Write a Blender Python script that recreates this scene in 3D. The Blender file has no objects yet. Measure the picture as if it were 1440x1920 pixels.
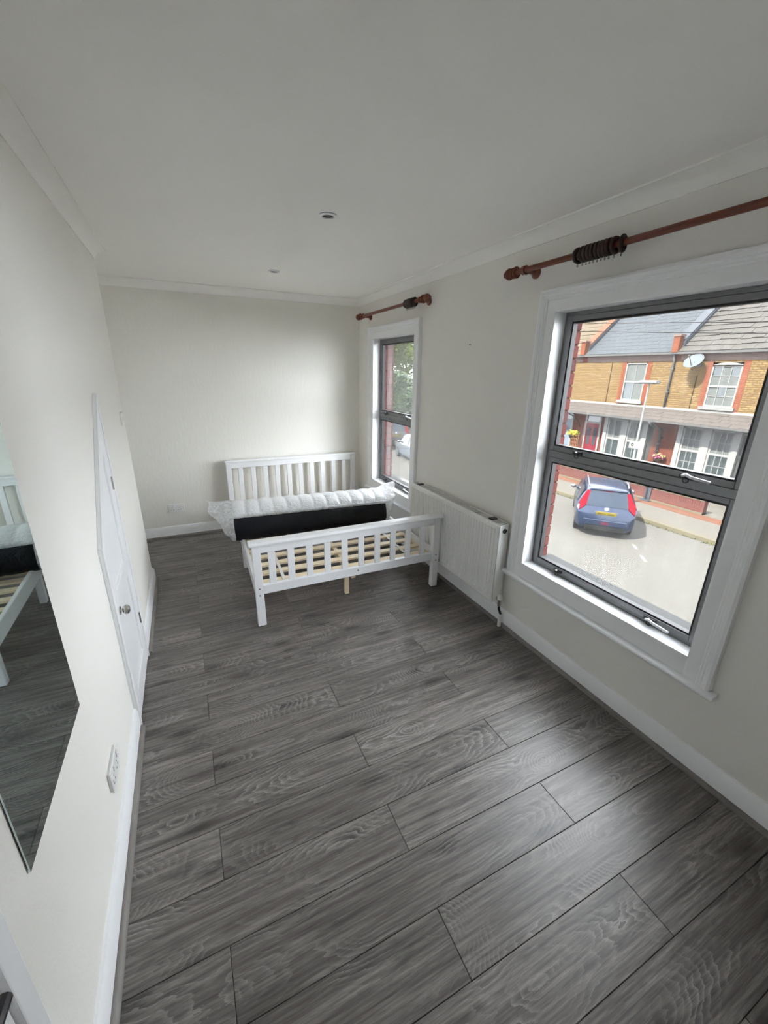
import bpy, math, random
from mathutils import Vector, Matrix
random.seed(7)
scene = bpy.context.scene
COL = scene.collection

# ------------------------------------------------------------------ camera, sky, sun, exposure
XL, XR, YD, YC, H = -0.403, 1.878, 4.630, 3.622, 2.437      # left wall, window wall, back wall, outer corner, ceiling
YN, XA = -0.80, -1.35                                       # wall behind the camera, alcove wall
cam_d = bpy.data.cameras.new('camera')
cam_d.sensor_fit = 'HORIZONTAL'; cam_d.sensor_width = 36.0
cam_d.lens = 770.4 / 1440 * 36; cam_d.clip_start = 0.02; cam_d.clip_end = 300
cam = bpy.data.objects.new('camera', cam_d); COL.objects.link(cam)
_r, _u, _f = (Vector(v) for v in ((.90320, -.42895, .01490), (.12565, .29744, .94644), (.41041, .85295, -.32255)))
cam.matrix_world = Matrix(((_r.x, _u.x, -_f.x, 0), (_r.y, _u.y, -_f.y, 0), (_r.z, _u.z, -_f.z, 1.6965), (0, 0, 0, 1)))
scene.camera = cam

world = bpy.data.worlds.new('sky'); scene.world = world; world.use_nodes = True
_bg = world.node_tree.nodes['Background']
_bg.inputs[0].default_value = (0.925, 0.95, 1.0, 1); _bg.inputs[1].default_value = 6.0
sun_d = bpy.data.lights.new('sun', 'SUN'); sun_d.energy = 20.0; sun_d.angle = 0.01; sun_d.color = (1, .94, .84)
sun = bpy.data.objects.new('sun', sun_d); COL.objects.link(sun)
sun.location = (-10, 0, 14)
sun.rotation_euler = Vector((1, 0.05, -1.12)).to_track_quat('-Z', 'Y').to_euler()
vs = scene.view_settings
vs.view_transform = 'Standard'; vs.look = 'None'; vs.gamma = 1.0; vs.use_curve_mapping = False
vs.exposure = 1.50
scene.cycles.max_bounces = 14; scene.cycles.diffuse_bounces = 10; scene.cycles.transparent_max_bounces = 24

# ------------------------------------------------------------------ mesh helpers
class MB:
    def __init__(s): s.v = []; s.f = []; s.m = []
    def add(s, vs_, fs, mi=0):
        o = len(s.v); s.v += [tuple(p) for p in vs_]
        for f in fs: s.f.append(tuple(i + o for i in f)); s.m.append(mi)
        return s
    def box(s, x0, x1, y0, y1, z0, z1, mi=0):
        v = [(x, y, z) for z in (z0, z1) for y in (y0, y1) for x in (x0, x1)]
        return s.add(v, [(0, 2, 3, 1), (4, 5, 7, 6), (0, 1, 5, 4), (2, 6, 7, 3), (0, 4, 6, 2), (1, 3, 7, 5)], mi)
    def prism(s, poly, a, b, fn, mi=0):
        """poly: 2D outline (counter-clockwise); fn(p, t) -> 3D; from t=a to t=b"""
        n = len(poly)
        s.add([fn(p, a) for p in poly] + [fn(p, b) for p in poly],
              [tuple(range(n))[::-1], tuple(range(n, 2 * n))] + [(i, (i + 1) % n, n + (i + 1) % n, n + i) for i in range(n)], mi)
        return s
    def rings(s, rs, closed=True, caps=True, mi=0):
        n = len(rs[0]); v = [p for r in rs for p in r]; f = []
        for k in range(len(rs) - 1):
            for i in range(n if closed else n - 1):
                j = (i + 1) % n
                f.append((k * n + i, k * n + j, (k + 1) * n + j, (k + 1) * n + i))
        if caps:
            f.append(tuple(range(n))[::-1]); f.append(tuple((len(rs) - 1) * n + i for i in range(n)))
        return s.add(v, f, mi)
    def tube(s, p0, p1, r, n=12, r1=None, mi=0):
        p0, p1 = Vector(p0), Vector(p1); d = (p1 - p0).normalized()
        a = d.orthogonal().normalized(); b = d.cross(a); r1 = r if r1 is None else r1
        return s.rings([[q + (a * math.cos(t) + b * math.sin(t)) * rr for t in (2 * math.pi * i / n for i in range(n))] for q, rr in ((p0, r), (p1, r1))], mi=mi)
    def lathe(s, prof, o, d, n=20, mi=0):
        """prof: (distance along axis, radius)"""
        o, d = Vector(o), Vector(d).normalized(); a = d.orthogonal().normalized(); b = d.cross(a)
        return s.rings([[o + d * t + (a * math.cos(q) + b * math.sin(q)) * r for q in (2 * math.pi * i / n for i in range(n))] for t, r in prof], mi=mi)
    def path(s, pts, r, n=8, mi=0):
        pts = [Vector(p) for p in pts]; rs = []
        for i, p in enumerate(pts):
            d = (pts[min(i + 1, len(pts) - 1)] - pts[max(i - 1, 0)]).normalized()
            a = d.cross(Vector((0.31, 0.17, 0.93))).normalized(); b = d.cross(a)
            rs.append([p + (a * math.cos(t) + b * math.sin(t)) * r for t in (2 * math.pi * k / n for k in range(n))])
        return s.rings(rs, mi=mi)
    def torus(s, c, ax, R, r, n=24, m=8, mi=0):
        c, d = Vector(c), Vector(ax).normalized(); a = d.orthogonal().normalized(); b = d.cross(a); v = []; f = []
        for i in range(n):
            t = 2 * math.pi * i / n; e = a * math.cos(t) + b * math.sin(t)
            for k in range(m):
                q = 2 * math.pi * k / m; v.append(c + e * (R + r * math.cos(q)) + d * r * math.sin(q))
        for i in range(n):
            for k in range(m):
                f.append((i * m + k, ((i + 1) % n) * m + k, ((i + 1) % n) * m + (k + 1) % m, i * m + (k + 1) % m))
        return s.add(v, f, mi)
    def ico(s, c, r, sub=1, sq=(1, 1, 1), jit=0, mi=0):
        import bmesh
        bm = bmesh.new(); bmesh.ops.create_icosphere(bm, subdivisions=sub, radius=1)
        v = []
        for q in bm.verts:
            k = 1 + random.uniform(-jit, jit)
            v.append((c[0] + q.co.x * r * sq[0] * k, c[1] + q.co.y * r * sq[1] * k, c[2] + q.co.z * r * sq[2] * k))
        f = [tuple(x.index for x in p.verts) for p in bm.faces]; bm.free()
        return s.add(v, f, mi)
    def build(s, name, mats, parent=None, smooth=False, bevel=0, local=False, seg=2, angle=35):
        """world-space vertices (or the parent's own space when local=True) -> one mesh object with its origin at its centre"""
        lo = [min(p[i] for p in s.v) for i in range(3)]; hi = [max(p[i] for p in s.v) for i in range(3)]
        c = Vector(((lo[0] + hi[0]) / 2, (lo[1] + hi[1]) / 2, lo[2]))
        me = bpy.data.meshes.new(name); me.from_pydata([(p[0] - c.x, p[1] - c.y, p[2] - c.z) for p in s.v], [], s.f)
        for m in (mats if isinstance(mats, (list, tuple)) else [mats]): me.materials.append(m)
        if any(s.m): me.polygons.foreach_set('material_index', s.m)
        if smooth is True: me.polygons.foreach_set('use_smooth', [True] * len(me.polygons))
        me.update()
        o = bpy.data.objects.new(name, me); COL.objects.link(o)
        if smooth == 'auto':
            me.polygons.foreach_set('use_smooth', [True] * len(me.polygons)); me.set_sharp_from_angle(angle=math.radians(angle))
        if bevel:
            b = o.modifiers.new('bevel', 'BEVEL'); b.width = bevel; b.segments = seg; b.limit_method = 'ANGLE'; b.angle_limit = math.radians(40)
        put(o, c, parent, local); return o

def wpos(o):
    p = Vector((0, 0, 0))
    while o is not None: p = p + o.location; o = o.parent
    return p
def put(o, c, parent, local=False):
    if parent is None: o.location = c
    else:
        o.parent = parent
        o.location = c if local else Vector(c) - wpos(parent)
def tag(o, label, cat=None, group=None, kind=None):
    o['label'] = label
    if cat: o['category'] = cat
    if group: o['group'] = group
    if kind: o['kind'] = kind
    return o
def thing(name, label, cat, loc, group=None, kind=None, rz=0):
    o = bpy.data.objects.new(name, None); COL.objects.link(o); o.empty_display_size = .1
    o.location = loc; o.rotation_euler = (0, 0, rz)
    return tag(o, label, cat, group, kind)
def holder(name, loc, parent):
    o = bpy.data.objects.new(name, None); COL.objects.link(o); o.empty_display_size = .05
    put(o, Vector(loc), parent); return o
def copy_tree(o, parent=None):
    c = o.copy(); COL.objects.link(c); c.parent = parent
    for ch in list(o.children): copy_tree(ch, c)
    return c

# ------------------------------------------------------------------ materials
class NT:
    def __init__(s, name):
        s.mat = bpy.data.materials.new(name); s.mat.use_nodes = True; s.t = s.mat.node_tree
        s.b = s.t.nodes['Principled BSDF']; s.out = s.t.nodes['Material Output']
    def n(s, ty, **kw):
        x = s.t.nodes.new(ty)
        for k, v in kw.items(): setattr(x, k, v)
        return x
    def l(s, a, b): s.t.links.new(a, b)
    def inp(s, sock, v):
        if isinstance(v, bpy.types.NodeSocket): s.l(v, sock)
        else: sock.default_value = v
    def math(s, op, a, b=0.0, c=0.0, clamp=False):
        x = s.n('ShaderNodeMath', operation=op, use_clamp=clamp); s.inp(x.inputs[0], a); s.inp(x.inputs[1], b); s.inp(x.inputs[2], c); return x.outputs[0]
    def coords(s, kind='Object'):
        return s.n('ShaderNodeTexCoord').outputs[kind]
    def sep(s, v):
        x = s.n('ShaderNodeSeparateXYZ'); s.l(v, x.inputs[0]); return x.outputs
    def comb(s, a, b, c):
        x = s.n('ShaderNodeCombineXYZ'); [s.inp(x.inputs[i], q) for i, q in enumerate((a, b, c))]; return x.outputs[0]
    def noise(s, vec, scale, detail=3, rough=.55, dist=0):
        x = s.n('ShaderNodeTexNoise'); s.l(vec, x.inputs['Vector'])
        x.inputs['Scale'].default_value = scale; x.inputs['Detail'].default_value = detail; x.inputs['Roughness'].default_value = rough; x.inputs['Distortion'].default_value = dist
        return x.outputs[0]
    def vmul(s, v, k):
        x = s.n('ShaderNodeVectorMath', operation='MULTIPLY'); s.l(v, x.inputs[0]); x.inputs[1].default_value = k; return x.outputs[0]
    def vadd(s, v, w):
        x = s.n('ShaderNodeVectorMath', operation='ADD'); s.l(v, x.inputs[0]); s.inp(x.inputs[1], w); return x.outputs[0]
    def ramp(s, fac, stops):
        x = s.n('ShaderNodeValToRGB'); e = x.color_ramp.elements
        while len(e) < len(stops): e.new(0.5)
        for q, (p, c) in zip(e, stops): q.position = p; q.color = (*c, 1) if len(c) == 3 else c
        s.l(fac, x.inputs[0]); return x.outputs[0]
    def mix(s, fac, a, b, blend='MIX'):
        x = s.n('ShaderNodeMix', data_type='RGBA', blend_type=blend); s.inp(x.inputs[0], fac)
        for i, q in ((6, a), (7, b)): s.inp(x.inputs[i], (*q, 1) if isinstance(q, tuple) and len(q) == 3 else q)
        return x.outputs[2]
    def bump(s, h, strength, dist=.01):
        x = s.n('ShaderNodeBump'); s.l(h, x.inputs['Height']); x.inputs['Strength'].default_value = strength; x.inputs['Distance'].default_value = dist
        s.l(x.outputs[0], s.b.inputs['Normal'])
    def set(s, col=None, rough=None, metal=None, **kw):
        if col is not None: s.inp(s.b.inputs['Base Color'], (*col, 1) if isinstance(col, tuple) and len(col) == 3 else col)
        if rough is not None: s.inp(s.b.inputs['Roughness'], rough)
        if metal is not None: s.b.inputs['Metallic'].default_value = metal
        for k, v in kw.items(): s.inp(s.b.inputs[k.replace('_', ' ')], v)
        return s.mat

def simple(name, col, rough=.5, metal=0, nscale=0, namp=.1, bump=0, bscale=60, **kw):
    m = NT(name); c = col
    if nscale:
        f = m.noise(m.coords(), nscale, 4)
        c = m.mix(f, tuple(q * (1 - namp) for q in col), tuple(min(1, q * (1 + namp)) for q in col))
    if bump: m.bump(m.noise(m.coords(), bscale, 4), bump, .004)
    return m.set(c, rough, metal, **kw)

def paint(name, col, bscale, bstr, stretch=(1, 1, 1), rough=.75, dist=.004):
    m = NT(name); v = m.vmul(m.coords(), stretch)
    m.bump(m.noise(v, bscale, 5, .6), bstr, dist)
    c = m.mix(m.noise(m.coords(), 1.3, 3), tuple(q * .965 for q in col), tuple(min(1, q * 1.03) for q in col))
    return m.set(c, rough)
M = {}
M['wall'] = paint('wall_paint', (.80, .785, .745), 70, .25)
M['wall_paper'] = paint('textured_wallpaper', (.80, .785, .735), 46, .24, (1, 1, .35), .7, .006)
M['ceil'] = paint('ceiling_paint', (.92, .912, .89), 60, .08)
M['trim'] = simple('white_gloss_trim', (.83, .84, .855), .32, nscale=8, namp=.02, bump=.06, bscale=30)
M['cornice'] = simple('cornice_paint', (.90, .893, .87), .6, nscale=6, namp=.02)
M['white_bed'] = simple('white_lacquered_wood', (.81, .82, .84), .35, nscale=10, namp=.02)
M['white_plastic'] = simple('white_plastic', (.78, .78, .77), .3, nscale=20, namp=.02)
M['radiator'] = simple('radiator_enamel', (.76, .76, .74), .35, nscale=6, namp=.02)
M['dark'] = simple('dark_hole', (.012, .012, .013), .6, nscale=20, namp=.2)
M['black_plastic'] = simple('black_plastic', (.02, .02, .022), .35, nscale=20, namp=.2)
M['chrome'] = simple('brushed_chrome', (.62, .61, .59), .22, 1, nscale=30, namp=.06)
M['alu'] = simple('weathered_aluminium', (.20, .203, .207), .42, .55, nscale=25, namp=.12)
M['alu_light'] = simple('bright_aluminium', (.66, .67, .69), .3, .8, nscale=25, namp=.08)
M['gasket'] = simple('black_rubber_gasket', (.015, .015, .016), .6, nscale=30, namp=.2)
M['copper_dark'] = simple('dark_pipe_metal', (.10, .095, .09), .35, .8, nscale=20, namp=.2)

def wood(name, a, b, rough=.4, sc=(6, 60, 60), axis=None):
    m = NT(name); v = m.vmul(m.coords(), sc)
    f = m.noise(v, 1.0, 5, .6, .6)
    m.bump(f, .12, .002)
    return m.set(m.ramp(f, [(.3, a), (.7, b)]), rough)
M['pole'] = wood('mahogany_stained_pole', (.095, .018, .008), (.20, .048, .018), .3, (60, 5, 60))
M['ring'] = wood('dark_mahogany_ring', (.018, .005, .004), (.036, .009, .006), .35, (40, 40, 40))
M['pine'] = wood('raw_pine', (.74, .61, .41), (.85, .74, .55), .6, (5, 60, 60))
M['pine_y'] = wood('raw_pine_lengthwise', (.70, .57, .38), (.80, .69, .51), .6, (60, 5, 20))
M['strap'] = simple('white_webbing', (.72, .70, .66), .8, nscale=40)

def laminate():
    m = NT('grey_oak_laminate')
    rnd = m.n('ShaderNodeObjectInfo').outputs['Random']
    off = m.comb(m.math('MULTIPLY', rnd, 71.3), m.math('MULTIPLY', rnd, 37.7), m.math('MULTIPLY', rnd, 19.1))
    x, y, _z = m.sep(m.coords())
    # slice of a wandering log: radius from its pith line gives cathedral arches
    lx = m.noise(m.vadd(m.comb(m.math('MULTIPLY', x, 1.1), 0.0, 0.0), off), 1.0, 2, .5)
    ly = m.noise(m.vadd(m.comb(m.math('MULTIPLY', x, .9), 9.0, 3.0), off), 1.0, 1, .5)
    wob = m.noise(m.vadd(m.comb(m.math('MULTIPLY', x, 7.0), m.math('MULTIPLY', y, 22.0), 0.0), off), 1.0, 3, .55)
    yy = m.math('SUBTRACT', y, m.math('MULTIPLY', m.math('SUBTRACT', ly, .5), .16))
    zz = m.math('ADD', m.math('MULTIPLY', m.math('SUBTRACT', lx, .42), .85), m.math('MULTIPLY', m.math('SUBTRACT', wob, .5), .035))
    r = m.math('SQRT', m.math('ADD', m.math('MULTIPLY', yy, yy), m.math('MULTIPLY', zz, zz)))
    jag = m.noise(m.vadd(m.comb(m.math('MULTIPLY', x, 16.0), m.math('MULTIPLY', y, 75.0), 4.0), off), 1.0, 3, .6)
    r = m.math('ADD', r, m.math('MULTIPLY', m.math('SUBTRACT', jag, .5), .013))
    ph = m.math('MULTIPLY', r, 84.0)
    saw = m.math('FRACT', ph)
    line = m.math('POWER', saw, 3.0)
    mask = m.noise(m.vadd(m.comb(m.math('MULTIPLY', x, 2.6), m.math('MULTIPLY', y, 9.0), 5.0), off), 1.0, 2, .5)
    mask = m.math('MULTIPLY', m.math('SUBTRACT', mask, .43, clamp=True), 4.0, clamp=True)
    pores = m.noise(m.vadd(m.comb(m.math('MULTIPLY', x, 22.0), m.math('MULTIPLY', y, 420.0), 0.0), off), 1.0, 3, .65)
    streak = m.noise(m.vadd(m.comb(m.math('MULTIPLY', x, 2.2), m.math('MULTIPLY', y, 42.0), 2.0), off), 1.0, 4, .6)
    fine = m.noise(m.vadd(m.comb(m.math('MULTIPLY', x, 5.0), m.math('MULTIPLY', y, 130.0), 6.0), off), 1.0, 3, .6)
    streak = m.math('ADD', m.math('MULTIPLY', streak, .52), m.math('MULTIPLY', fine, .48))
    blot = m.noise(m.vadd(m.comb(m.math('MULTIPLY', x, 4.5), m.math('MULTIPLY', y, 13.0), 8.0), off), 1.0, 4, .6)
    base = m.ramp(streak, [(.34, (.052, .045, .041)), (.50, (.130, .117, .108)), (.66, (.250, .228, .210))])
    dk = m.math('MULTIPLY', m.math('SUBTRACT', .405, blot, clamp=True), 4.5, clamp=True)
    base = m.mix(dk, base, (.034, .031, .030))
    vo = m.n('ShaderNodeTexVoronoi', voronoi_dimensions='2D'); m.l(m.vadd(m.comb(m.math('MULTIPLY', x, 1.9), m.math('MULTIPLY', y, 5.5), 0.0), off), vo.inputs['Vector']); vo.inputs['Scale'].default_value = 1.0
    vd = m.math('ADD', vo.outputs['Distance'], m.math('MULTIPLY', m.math('SUBTRACT', jag, .5), .22))
    kn_ = m.math('MULTIPLY', m.math('SUBTRACT', .17, vd, clamp=True), 7.0, clamp=True)
    kn_ = m.math('MULTIPLY', kn_, m.math('GREATER_THAN', m.sep(vo.outputs['Color'])[0], .45))
    base = m.mix(m.math('MULTIPLY', kn_, .85), base, (.026, .023, .022))
    base = m.mix(m.math('MULTIPLY', m.math('MULTIPLY', line, mask), .88), base, (.34, .322, .305))
    base = m.mix(m.math('MULTIPLY', m.math('SUBTRACT', .49, pores, clamp=True), 3.0, clamp=True), base, (.050, .046, .043))
    tone = m.math('ADD', .84, m.math('MULTIPLY', m.math('FRACT', m.math('MULTIPLY', rnd, 17.0)), .30))
    base = m.mix(1.0, base, m.comb(tone, tone, tone), 'MULTIPLY')
    hgt = m.math('ADD', m.math('MULTIPLY', pores, .5), m.math('MULTIPLY', line, .3))
    m.bump(hgt, .25, .0012)
    return m.set(base, m.math('ADD', .29, m.math('MULTIPLY', pores, .18)), Specular_IOR_Level=.5)
M['floor'] = laminate()
M['bead'] = wood('grey_floor_beading', (.14, .13, .12), (.24, .225, .21), .5, (30, 6, 40))
M['underlay'] = simple('dark_underlay', (.02, .019, .018), .9, nscale=10)

def glass(name, dirt=.010, tint=(.97, .985, .985)):
    m = NT(name); m.t.nodes.remove(m.b)
    tr = m.n('ShaderNodeBsdfTransparent'); tr.inputs[0].default_value = (*tint, 1)
    gl = m.n('ShaderNodeBsdfGlossy'); gl.inputs['Roughness'].default_value = .0
    lw = m.n('ShaderNodeLayerWeight'); lw.inputs[0].default_value = .12
    fr = m.math('MULTIPLY', m.math('SUBTRACT', lw.outputs['Fresnel'], .02, clamp=True), .5)
    mx = m.n('ShaderNodeMixShader'); m.l(fr, mx.inputs[0]); m.l(tr.outputs[0], mx.inputs[1]); m.l(gl.outputs[0], mx.inputs[2])
    df = m.n('ShaderNodeBsdfTranslucent'); df.inputs[0].default_value = (.9, .9, .88, 1)
    st = m.noise(m.vmul(m.coords(), (1, 26, 3)), 1.5, 4, .6)
    fac = m.math('ADD', dirt * .55, m.math('MULTIPLY', m.math('SUBTRACT', st, .5, clamp=True), dirt * 4))
    m2 = m.n('ShaderNodeMixShader'); m.l(fac, m2.inputs[0]); m.l(mx.outputs[0], m2.inputs[1]); m.l(df.outputs[0], m2.inputs[2])
    m.l(m2.outputs[0], m.out.inputs[0]); return m.mat
M['pane'] = glass('dusty_window_glass')
M['mirror'] = simple('mirror_silver', (.52, .61, .60), .015, 1, nscale=1.5, namp=.02)

def film():
    m = NT('clear_polythene_film')
    n = m.noise(m.coords(), 22, 5, .6, 1.2); m.bump(n, .9, .02)
    m.set((.88, .90, .92), .22, Specular_IOR_Level=.7)
    tr = m.n('ShaderNodeBsdfTransparent'); tl = m.n('ShaderNodeBsdfTranslucent'); tl.inputs[0].default_value = (.85, .88, .9, 1)
    a = m.n('ShaderNodeMixShader'); a.inputs[0].default_value = .25; m.l(m.b.outputs[0], a.inputs[1]); m.l(tl.outputs[0], a.inputs[2])
    b = m.n('ShaderNodeMixShader'); m.l(m.ramp(n, [(.35, (.08,) * 3), (.65, (.42,) * 3)]), b.inputs[0]); m.l(a.outputs[0], b.inputs[1]); m.l(tr.outputs[0], b.inputs[2])
    m.l(b.outputs[0], m.out.inputs[0]); return m.mat
M['film'] = film()
def quilt():
    m = NT('white_quilted_mattress_under_film'); n = m.noise(m.coords(), 30, 5, .6, .8); m.bump(n, .6, .012)
    return m.set(m.mix(n, (.66, .68, .70), (.84, .86, .88)), .28, Coat_Weight=.5, Coat_Roughness=.15)
M['quilt'] = quilt()
def navy():
    m = NT('black_mattress_border_under_film'); n = m.noise(m.coords(), 18, 5, .6, 1); m.bump(n, .5, .01)
    return m.set(m.mix(n, (.003, .004, .008), (.008, .010, .016)), .45, Specular_IOR_Level=.25, Coat_Weight=.06, Coat_Roughness=.15)
M['navy'] = navy()

EXT = .143            # light balance put into colour: outdoor surfaces darkened to sit with the dimmer room
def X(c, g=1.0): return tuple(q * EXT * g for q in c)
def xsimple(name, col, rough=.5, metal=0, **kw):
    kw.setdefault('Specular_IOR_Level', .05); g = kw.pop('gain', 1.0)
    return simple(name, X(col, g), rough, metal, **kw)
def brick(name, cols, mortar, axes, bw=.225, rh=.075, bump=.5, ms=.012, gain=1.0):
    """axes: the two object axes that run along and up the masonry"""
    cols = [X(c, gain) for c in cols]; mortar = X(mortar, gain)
    m = NT(name); s = dict(zip('xyz', m.sep(m.coords())))
    v = m.comb(s[axes[0]], s[axes[1]], 0.0)
    b = m.n('ShaderNodeTexBrick'); m.l(v, b.inputs['Vector'])
    b.inputs['Scale'].default_value = 1; b.inputs['Brick Width'].default_value = bw; b.inputs['Row Height'].default_value = rh; b.inputs['Mortar Size'].default_value = ms
    b.inputs['Color1'].default_value = (*cols[0], 1); b.inputs['Color2'].default_value = (*cols[1], 1); b.inputs['Mortar'].default_value = (*mortar, 1)
    c = m.mix(m.math('MULTIPLY', m.math('SUBTRACT', m.noise(v, 9, 4), .42, clamp=True), 2.2, clamp=True), b.outputs[0], cols[2])
    inv = m.math('SUBTRACT', 1.0, b.outputs['Fac']); m.bump(inv, bump, .012)
    return m.set(c, .85, Specular_IOR_Level=.04)
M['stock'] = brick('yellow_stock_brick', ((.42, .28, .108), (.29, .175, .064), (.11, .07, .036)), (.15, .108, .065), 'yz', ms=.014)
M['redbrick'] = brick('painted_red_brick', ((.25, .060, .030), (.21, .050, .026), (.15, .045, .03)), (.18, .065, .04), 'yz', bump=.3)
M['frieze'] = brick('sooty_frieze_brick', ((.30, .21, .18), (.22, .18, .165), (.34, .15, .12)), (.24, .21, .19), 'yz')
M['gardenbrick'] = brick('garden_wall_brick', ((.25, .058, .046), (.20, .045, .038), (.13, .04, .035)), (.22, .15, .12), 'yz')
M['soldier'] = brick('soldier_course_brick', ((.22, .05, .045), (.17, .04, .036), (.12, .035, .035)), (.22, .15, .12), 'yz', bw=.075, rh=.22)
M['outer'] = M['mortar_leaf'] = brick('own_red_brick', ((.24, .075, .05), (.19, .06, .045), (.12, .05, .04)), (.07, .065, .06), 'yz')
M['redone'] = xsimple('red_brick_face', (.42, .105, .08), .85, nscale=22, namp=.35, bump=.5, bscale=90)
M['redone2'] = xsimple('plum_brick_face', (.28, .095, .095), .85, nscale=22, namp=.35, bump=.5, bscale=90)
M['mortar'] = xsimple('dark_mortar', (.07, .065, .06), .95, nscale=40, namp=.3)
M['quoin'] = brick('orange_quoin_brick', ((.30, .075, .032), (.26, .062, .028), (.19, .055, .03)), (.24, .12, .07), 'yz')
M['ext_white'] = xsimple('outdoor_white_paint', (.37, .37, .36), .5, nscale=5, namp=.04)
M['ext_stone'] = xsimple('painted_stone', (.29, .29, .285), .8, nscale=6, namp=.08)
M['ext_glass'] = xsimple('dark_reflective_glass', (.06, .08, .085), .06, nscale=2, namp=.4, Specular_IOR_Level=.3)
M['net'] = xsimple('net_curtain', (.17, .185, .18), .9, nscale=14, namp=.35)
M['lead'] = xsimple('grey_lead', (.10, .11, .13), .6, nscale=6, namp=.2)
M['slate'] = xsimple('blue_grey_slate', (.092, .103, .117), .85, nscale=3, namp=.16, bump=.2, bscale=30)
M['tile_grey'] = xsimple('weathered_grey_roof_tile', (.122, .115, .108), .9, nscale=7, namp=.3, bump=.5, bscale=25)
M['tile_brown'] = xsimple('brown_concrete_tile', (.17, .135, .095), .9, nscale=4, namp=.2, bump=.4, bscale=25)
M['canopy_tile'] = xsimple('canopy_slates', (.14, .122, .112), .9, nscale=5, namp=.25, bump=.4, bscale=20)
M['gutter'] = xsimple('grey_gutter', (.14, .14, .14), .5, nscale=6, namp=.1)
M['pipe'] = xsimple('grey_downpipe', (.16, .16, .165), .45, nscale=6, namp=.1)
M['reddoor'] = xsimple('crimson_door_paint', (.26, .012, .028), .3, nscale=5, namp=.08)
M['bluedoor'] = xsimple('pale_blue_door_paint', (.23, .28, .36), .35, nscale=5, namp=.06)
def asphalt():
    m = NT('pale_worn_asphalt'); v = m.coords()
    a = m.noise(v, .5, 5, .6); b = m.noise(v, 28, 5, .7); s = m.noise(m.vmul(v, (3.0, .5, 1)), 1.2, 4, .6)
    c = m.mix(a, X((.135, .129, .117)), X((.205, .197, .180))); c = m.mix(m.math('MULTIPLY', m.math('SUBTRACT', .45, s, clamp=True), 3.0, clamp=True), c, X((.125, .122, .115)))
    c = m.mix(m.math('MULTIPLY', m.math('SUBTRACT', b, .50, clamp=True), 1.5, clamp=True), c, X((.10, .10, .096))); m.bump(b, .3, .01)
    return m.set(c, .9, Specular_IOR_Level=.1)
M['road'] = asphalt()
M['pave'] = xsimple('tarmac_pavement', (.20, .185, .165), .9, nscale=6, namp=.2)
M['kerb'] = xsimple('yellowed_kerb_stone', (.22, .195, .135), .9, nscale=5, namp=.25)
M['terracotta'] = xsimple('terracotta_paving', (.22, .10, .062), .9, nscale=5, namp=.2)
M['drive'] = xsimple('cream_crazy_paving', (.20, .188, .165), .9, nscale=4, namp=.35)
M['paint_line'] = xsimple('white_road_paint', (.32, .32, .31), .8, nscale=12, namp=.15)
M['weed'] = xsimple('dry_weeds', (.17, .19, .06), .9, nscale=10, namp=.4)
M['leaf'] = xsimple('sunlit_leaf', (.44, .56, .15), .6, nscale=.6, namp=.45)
M['leaf_dark'] = xsimple('shady_leaf', (.12, .20, .11), .6, nscale=.6, namp=.4)  # sun and shade put into two leaf colours, mixed leaf by leaf
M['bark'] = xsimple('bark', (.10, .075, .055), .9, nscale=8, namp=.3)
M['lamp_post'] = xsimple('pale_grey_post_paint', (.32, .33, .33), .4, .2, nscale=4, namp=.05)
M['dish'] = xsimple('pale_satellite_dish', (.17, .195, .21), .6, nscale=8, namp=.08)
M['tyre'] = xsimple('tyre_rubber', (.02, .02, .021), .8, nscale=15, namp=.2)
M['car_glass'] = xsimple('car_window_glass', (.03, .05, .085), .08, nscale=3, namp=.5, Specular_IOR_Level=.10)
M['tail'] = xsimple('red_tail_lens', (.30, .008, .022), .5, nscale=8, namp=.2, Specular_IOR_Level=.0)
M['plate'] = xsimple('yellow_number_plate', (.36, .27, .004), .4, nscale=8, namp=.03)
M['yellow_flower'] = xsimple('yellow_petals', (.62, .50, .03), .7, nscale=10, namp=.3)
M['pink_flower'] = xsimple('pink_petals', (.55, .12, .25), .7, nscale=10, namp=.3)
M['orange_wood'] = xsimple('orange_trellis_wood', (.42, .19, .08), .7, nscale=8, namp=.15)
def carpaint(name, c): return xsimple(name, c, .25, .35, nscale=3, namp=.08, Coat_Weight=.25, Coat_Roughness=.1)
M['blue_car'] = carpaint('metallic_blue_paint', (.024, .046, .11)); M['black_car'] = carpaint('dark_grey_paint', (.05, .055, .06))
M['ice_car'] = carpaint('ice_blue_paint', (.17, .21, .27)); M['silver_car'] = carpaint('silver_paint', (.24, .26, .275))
M['wire'] = xsimple('black_cable', (.03, .03, .03), .9, nscale=5, Specular_IOR_Level=.0)

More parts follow.
